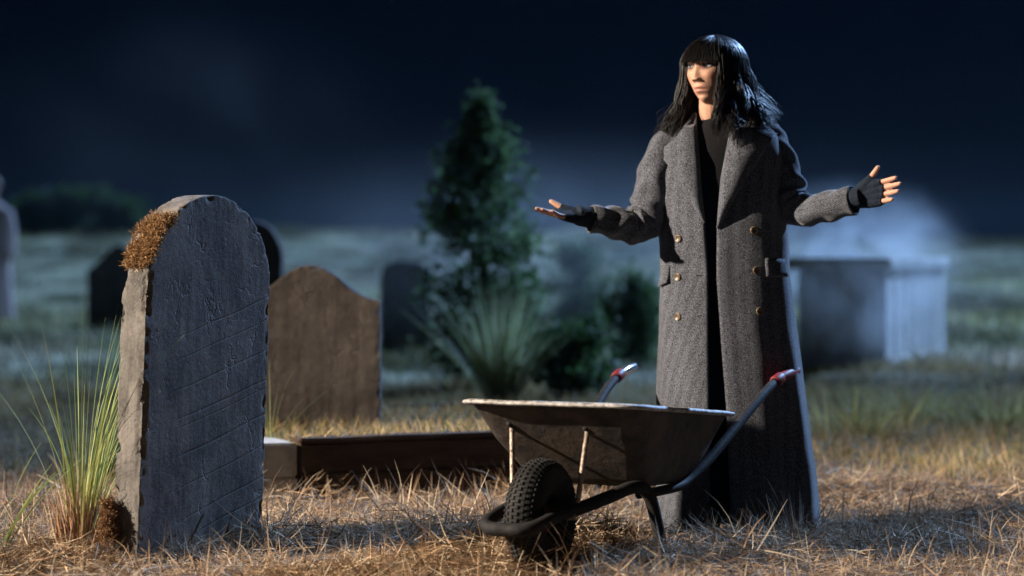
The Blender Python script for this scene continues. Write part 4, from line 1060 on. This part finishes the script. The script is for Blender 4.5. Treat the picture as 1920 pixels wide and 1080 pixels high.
for z, a, b_ in ((0.10, 0.27, 0.24), (0.4, 0.24, 0.21), (0.8, 0.22, 0.18), (1.0, 0.19, 0.15), (1.25, 0.215, 0.15), (1.40, 0.20, 0.12), (1.46, 0.13, 0.09), (1.50, 0.075, 0.075)):
    for i in range(40):
        ph = i * math.pi / 20; fo = 1 + 0.07 * math.sin(ph * 6 + z) * max(0, 1 - z); V.append(fp(a * fo * math.sin(ph), -b_ * fo * math.cos(ph), z))
part('robe', (np.array(V), [(q * 40 + i, q * 40 + (i + 1) % 40, (q + 1) * 40 + (i + 1) % 40, (q + 1) * 40 + i) for q in range(7) for i in range(40)]), M['white_cloth'], ghost, True)
for sg in (-1, 1): part('sleeve', tube(np.array([fp(sg * 0.16, 0, 1.40), fp(sg * 0.215, 0.0, 1.12), fp(sg * 0.20, -0.06, 0.84)]), [0.07, 0.068, 0.075], 14, 14), M['white_cloth'], ghost, True)
V = fp(0, 0.012, 1.69) + sphV * np.array((0.095, 0.11, 0.115)); V = V[:]
part('hair', (V, [(i * 18 + j, (i + 1) * 18 + j, (i + 1) * 18 + (j + 1) % 18, i * 18 + (j + 1) % 18) for i in range(7) for j in range(18)]), mat('brown_hair', (0.09, 0.035, 0.015), (0.16, 0.07, 0.03), 40, 0.6), ghost, True)

# ------------------------------------------------------------------ plants
def leaf_quads(c, n_, size, tone, elong=1.7, updir=None):
    m_ = len(c); d_ = norm(rng.normal(0, 1, (m_, 3)) + (0 if updir is None else updir)); s = norm(np.cross(d_, rng.normal(0, 1, (m_, 3))))
    nn_ = np.cross(d_, s); sz = size * rng.uniform(0.6, 1.3, m_)[:, None]
    a = c - d_ * sz * elong * 0.5; b_ = c + s * sz * 0.5 + nn_ * sz * 0.12; cc = c + d_ * sz * elong * 0.5; dd = c - s * sz * 0.5 + nn_ * sz * 0.12
    V = np.stack([a, b_, cc, dd], 1).reshape(-1, 3); o = (np.arange(m_) * 4)[:, None]
    return V, o + np.array([[0, 1, 2, 3]]), np.repeat(tone, 4, 0)

def shrub(name, label, cat, base, height, radius, prof, nleaf, size, pal, seed, nb=60, gap=0.0):
    base = np.array(base, float); r_ = root(name, label, cat, tuple(base))
    g = Geo(); st = np.random.default_rng(seed)
    top = base + np.array((st.normal(0, 0.03), st.normal(0, 0.03), height * 0.93))
    tr = np.array([base + (top - base) * q + np.array((0.03 * math.sin(q * 7 + seed), 0.03 * math.cos(q * 5 + seed), 0)) * q for q in np.linspace(0, 1, 8)])
    tr[0, 2] -= 0.05
    g.add(*tube(tr, np.linspace(height * 0.016 + 0.008, 0.004, 8), 7)); cl = []
    for b_ in range(nb):
        q = st.uniform(0.06, 0.97); az_ = st.uniform(0, 6.283); ln = radius * np.interp(q, prof[0], prof[1]) * st.uniform(0.75, 1.12)
        p0 = base + (top - base) * q; up = st.uniform(0.25, 0.8)
        e1 = p0 + np.array((math.cos(az_), math.sin(az_), up)) * ln; mid = (p0 + e1) / 2 - np.array((0, 0, 0.12 * ln))
        g.add(*tube(np.array([p0, mid, e1]), [0.007, 0.005, 0.002], 4, 5))
        for s in np.linspace(0.35, 1.05, 6): cl.append(p0 + (e1 - p0) * s + st.normal(0, 0.02, 3))
    part('trunk', g, M['bark'], r_)
    cl = np.array(cl); k_ = st.integers(0, len(cl), nleaf)
    c = cl[k_] + st.normal(0, 1, (nleaf, 3)) * np.array((1, 1, 0.9)) * (0.045 + 0.02 * height / 2)
    if prof is conic:
        qz = np.clip((c[:, 2] - base[2]) / height, 0, 1); ax = base + (top - base) * qz[:, None]; c[:, :2] = ax[:, :2] + (c[:, :2] - ax[:, :2]) * np.interp(qz, [0, 0.7, 1], [1, 1.0, 0.5])[:, None]
    c[:, 2] = np.maximum(c[:, 2], base[2] + 0.02)
    tone = pick(pal, nleaf, 0.3)
    V, F, C = leaf_quads(c, nleaf, size, tone)
    me = mesh_np('crown', V, F); colour(me, C); put('crown', me, M['leaf'], r_)
    return r_
GREEN = [(0.085, 0.15, 0.06), (0.115, 0.195, 0.08), (0.065, 0.125, 0.055), (0.15, 0.23, 0.10)]
DARKG = [(0.035, 0.075, 0.025), (0.05, 0.10, 0.035), (0.07, 0.13, 0.045)]
conic = ([0, 0.15, 0.40, 0.65, 0.85, 1], [0.8, 1.0, 1.08, 0.92, 0.42, 0.05])
bushy = ([0, 0.3, 0.7, 1], [0.9, 1.0, 0.9, 0.45])
q = px(905, 0, 16.2); shrub('tall_shrub', 'tall tapering evergreen shrub standing behind the wheelbarrow', 'shrub', (q[0], 16.2, float(H(q[0], 16.2))), 2.06, 0.36, conic, 9500, 0.034, GREEN, 5, 120)
q = px(1065, 0, 14.6); shrub('low_bush', 'low dark green bush at the right foot of the tall tapering shrub', 'bush', (q[0], 14.6, float(H(q[0], 14.6))), 0.44, 0.27, bushy, 2600, 0.030, DARKG, 6, 50)
q = px(1085, 0, 24.0); shrub('young_tree', 'slim pale green sapling half hidden below the outstretched hand', 'tree', (q[0], 24.0, float(H(q[0], 24))), 1.02, 0.24, bushy, 1700, 0.045, GREEN, 7, 40)
q = px(1195, 0, 19.5); shrub('bushy_shrub', 'loose green shrub just left of the grey coat', 'shrub', (q[0], 19.5, float(H(q[0], 19.5))), 0.78, 0.24, bushy, 2200, 0.038, GREEN, 8, 46)
for k_, (u, wd, hh, lb) in enumerate(((70, 1.0, 0.95, 'dark rounded bush on the bank beside the white-robed figure'), (150, 1.15, 1.05, 'dark rounded bush on the bank, middle of the left three'), (232, 0.9, 0.80, 'dark rounded bush on the bank directly left of the mossy headstone top'))):
    q = px(u, 0, 56); shrub('bank_bush', lb, 'bush', (q[0], 56, float(H(q[0], 56)) - 0.05), hh, wd * 0.62, bushy, 2600, 0.10, DARKG, 20 + k_, 60)['group'] = 'bushes on the far bank'

def tuft(name, label, base, n_, lmin, lmax, wid, pal, tip, lean_max, seg=7, spread=0.03, curl=0.7, group=None, bias=None, dry=0):
    base = np.array(base, float); r_ = root(name, label, 'grass', tuple(base), group)
    az_ = rng.uniform(0, 2 * math.pi, n_)
    if bias is not None: az_ = np.where(rng.uniform(0, 1, n_) < 0.6, rng.normal(bias, 0.6, n_), az_)
    B = base + np.stack([np.cos(az_), np.sin(az_), 0 * az_], 1) * rng.uniform(0, spread, n_)[:, None]; B[:, 2] -= 0.01
    V, F, C = blades(B, rng.uniform(lmin, lmax, n_), wid * rng.uniform(0.6, 1.3, n_), az_, rng.uniform(0.02, lean_max, n_), rng.uniform(0.1, curl, n_), pick(pal, n_, 0.2), seg, pick(tip, n_, 0.2))
    me = mesh_np('blades', V, F, True); colour(me, C); put('blades', me, M['blade'], r_)
    if dry:
        az_ = rng.uniform(0, 2 * math.pi, dry); B = base + np.stack([np.cos(az_), np.sin(az_), 0 * az_], 1) * rng.uniform(0, spread * 1.5, dry)[:, None]
        V, F, C = blades(B, rng.uniform(0.07, 0.24, dry), 0.006 * rng.uniform(0.6, 1.5, dry), az_, rng.uniform(0.0, 0.28, dry), rng.uniform(-0.1, 0.5, dry), pick([(0.34, 0.19, 0.11), (0.24, 0.11, 0.06), (0.45, 0.31, 0.2)], dry), 4)
        me = mesh_np('dry_sheaths', V, F, True); colour(me, C); put('dry_sheaths', me, M['straw'], r_)
    return r_
YG = [(0.24, 0.32, 0.08), (0.31, 0.36, 0.11), (0.19, 0.29, 0.07)]; YT = [(0.20, 0.32, 0.09), (0.15, 0.29, 0.08), (0.29, 0.36, 0.12)]
q = px(150, 0, 7.68); tuft('grass_tuft', 'tall yellow-green grass tuft with dry reddish base beside the mossy headstone', (q[0], 7.68, float(H(q[0], 7.68))), 115, 0.22, 0.88, 0.0052, [(0.36, 0.29, 0.10), (0.30, 0.27, 0.09)], YT, 0.17, 10, 0.05, 0.95, dry=320, bias=0.5)
q = px(-6, 0, 7.6); tuft('grass_tuft', 'few long green blades leaning in from the left edge', (q[0], 7.6, float(H(q[0], 7.6))), 9, 0.2, 0.42, 0.009, YG, YT, 0.5, 8, 0.02, 0.7, bias=0.0)
q = px(940, 0, 14.4); tuft('grass_tuft', 'spiky light green grass clump in front of the tall shrub', (q[0], 14.4, float(H(q[0], 14.4))), 190, 0.45, 0.84, 0.017, [(0.36, 0.40, 0.20), (0.42, 0.42, 0.24)], [(0.34, 0.42, 0.22), (0.44, 0.46, 0.27)], 0.6, 8, 0.06, 0.45)
q = px(505, 0, 9.6); tuft('grass_tuft', 'thin pale grass stalks rising beside the brown sandstone headstone', (q[0] + 0.03, 9.35, 0.2), 8, 0.2, 0.42, 0.0035, YG, [(0.35, 0.36, 0.2)], 0.7, 8, 0.03, 0.9)
q = px(1500, 0, 8.1); tuft('grass_tuft', 'dry twiggy grass tuft at the hem of the grey coat', (q[0], 8.1, float(H(q[0], 8.1))), 60, 0.10, 0.27, 0.0032, [(0.12, 0.08, 0.06), (0.2, 0.14, 0.1)], [(0.26, 0.2, 0.15)], 0.75, 5, 0.05, 0.5)
q = px(345, 0, 7.66); tuft('grass_tuft', 'short dry grass tuft at the foot of the mossy headstone', (q[0], 7.62, float(H(q[0], 7.62))), 60, 0.05, 0.13, 0.003, [(0.2, 0.13, 0.08)], [(0.36, 0.25, 0.15)], 0.8, 4, 0.08, 0.5)
q = px(1130, 0, 7.35); tuft('grass_tuft', 'pale upright straw stalks in front of the barrow leg', (q[0], 7.3, float(H(q[0], 7.3))), 46, 0.06, 0.15, 0.0032, [(0.3, 0.2, 0.12)], [(0.46, 0.35, 0.22)], 0.6, 4, 0.12, 0.4)
for (u, yy, lb) in ((1700, 13.4, 'soft green grass clump in the middle distance right of the coat'), (1880, 13.0, 'olive grass clump at the far right edge of the middle ground'), (1600, 12.2, 'small olive grass clump just right of the coat')):
    q = px(u, 0, yy); tuft('grass_tuft', lb, (q[0], yy, float(H(q[0], yy))), 260, 0.12, 0.30, 0.009, [(0.36, 0.31, 0.12), (0.44, 0.34, 0.15)], [(0.38, 0.38, 0.13), (0.46, 0.38, 0.17)], 1.0, 4, 0.30, 0.6, 'clumps in the middle ground')

# ------------------------------------------------------------------ haze and smoke
hz, _, _ = volume_mat('night_haze', 0.00013, (0.42, 0.68, 1.0), 0.35)
V, F = boxg((-160, -45, -1.9), (160, 190, 4.35))
haze = put('haze', mesh_of('haze', V, F), hz); tag(haze, 'thin blue night haze filling the churchyard air', kind='stuff')

def smoke(name, label, lo, hi, dens, nscale, thr, seed, gain=3.0, aniso=0.3):
    lo = np.array(lo, float); hi = np.array(hi, float); c = (lo + hi) / 2; hlf = (hi - lo) / 2
    V = []; 
    for a in np.linspace(0, math.pi, 14):
        for b_ in np.linspace(0, 2 * math.pi, 24, endpoint=False):
            V.append((math.sin(a) * math.cos(b_), math.sin(a) * math.sin(b_), math.cos(a)))
    V = np.array(V) * hlf
    F = [(i * 24 + j, (i + 1) * 24 + j, (i + 1) * 24 + (j + 1) % 24, i * 24 + (j + 1) % 24) for i in range(13) for j in range(24)]
    m, t, v = volume_mat(name + '_volume', 0, (0.9, 0.94, 1.0), aniso); L = t.links.new
    tc = t.nodes.new('ShaderNodeTexCoord'); mp = t.nodes.new('ShaderNodeMapping'); mp.inputs['Scale'].default_value = tuple(1 / hlf); L(tc.outputs['Object'], mp.inputs[0])
    ln = t.nodes.new('ShaderNodeVectorMath'); ln.operation = 'LENGTH'; L(mp.outputs[0], ln.inputs[0])
    fall = t.nodes.new('ShaderNodeMapRange'); fall.interpolation_type = 'SMOOTHSTEP'; fall.inputs[1].default_value = 0.05; fall.inputs[2].default_value = 0.97; fall.inputs[3].default_value = 1; fall.inputs[4].default_value = 0; L(ln.outputs['Value'], fall.inputs[0])
    n = t.nodes.new('ShaderNodeTexNoise'); n.inputs['Scale'].default_value = nscale; n.inputs['Detail'].default_value = 4; n.inputs['Distortion'].default_value = 0.8
    m2 = t.nodes.new('ShaderNodeMapping'); m2.inputs['Location'].default_value = (seed, seed * 2.3, seed * 0.7); L(tc.outputs['Object'], m2.inputs[0]); L(m2.outputs[0], n.inputs['Vector'])
    r_ = t.nodes.new('ShaderNodeMapRange'); r_.inputs[1].default_value = thr; r_.inputs[2].default_value = thr + 1 / gain; r_.inputs[3].default_value = 0; r_.inputs[4].default_value = dens; L(n.outputs[0], r_.inputs[0])
    mu = t.nodes.new('ShaderNodeMath'); mu.operation = 'MULTIPLY'; L(fall.outputs[0], mu.inputs[0]); L(r_.outputs[0], mu.inputs[1]); L(mu.outputs[0], v.inputs['Density'])
    o = put(name, mesh_of(name, V, F), m); o.location = c
    tag(o, label, kind='stuff'); return o
smoke('smoke', 'bright blue-white smoke billowing over the chest tomb', (1.5, 16.9, 0.2), (3.65, 19.9, 1.62), 2.2, 2.3, 0.44, 3.1)
smoke('smoke', 'thin smoke hanging before the dark end of the chest tomb', (1.7, 15.9, 0.0), (3.3, 17.5, 1.1), 1.1, 2.2, 0.38, 7.7)
smoke('smoke', 'faint smoke low over the grass behind the coat', (-3.0, 18.5, -0.3), (3.8, 28.0, 2.3), 0.10, 0.6, 0.38, 5.7)
smoke('smoke', 'blue mist lying along the far grassy bank', (-16, 34.0, -0.4), (16, 62.0, 4.0), 0.0026, 0.25, 0.36, 12.4)
smoke('smoke', 'faint wisp of smoke drifting high on the left', (-6.5, 22.0, 0.6), (-0.6, 31.0, 4.1), 0.011, 0.55, 0.42, 9.2)
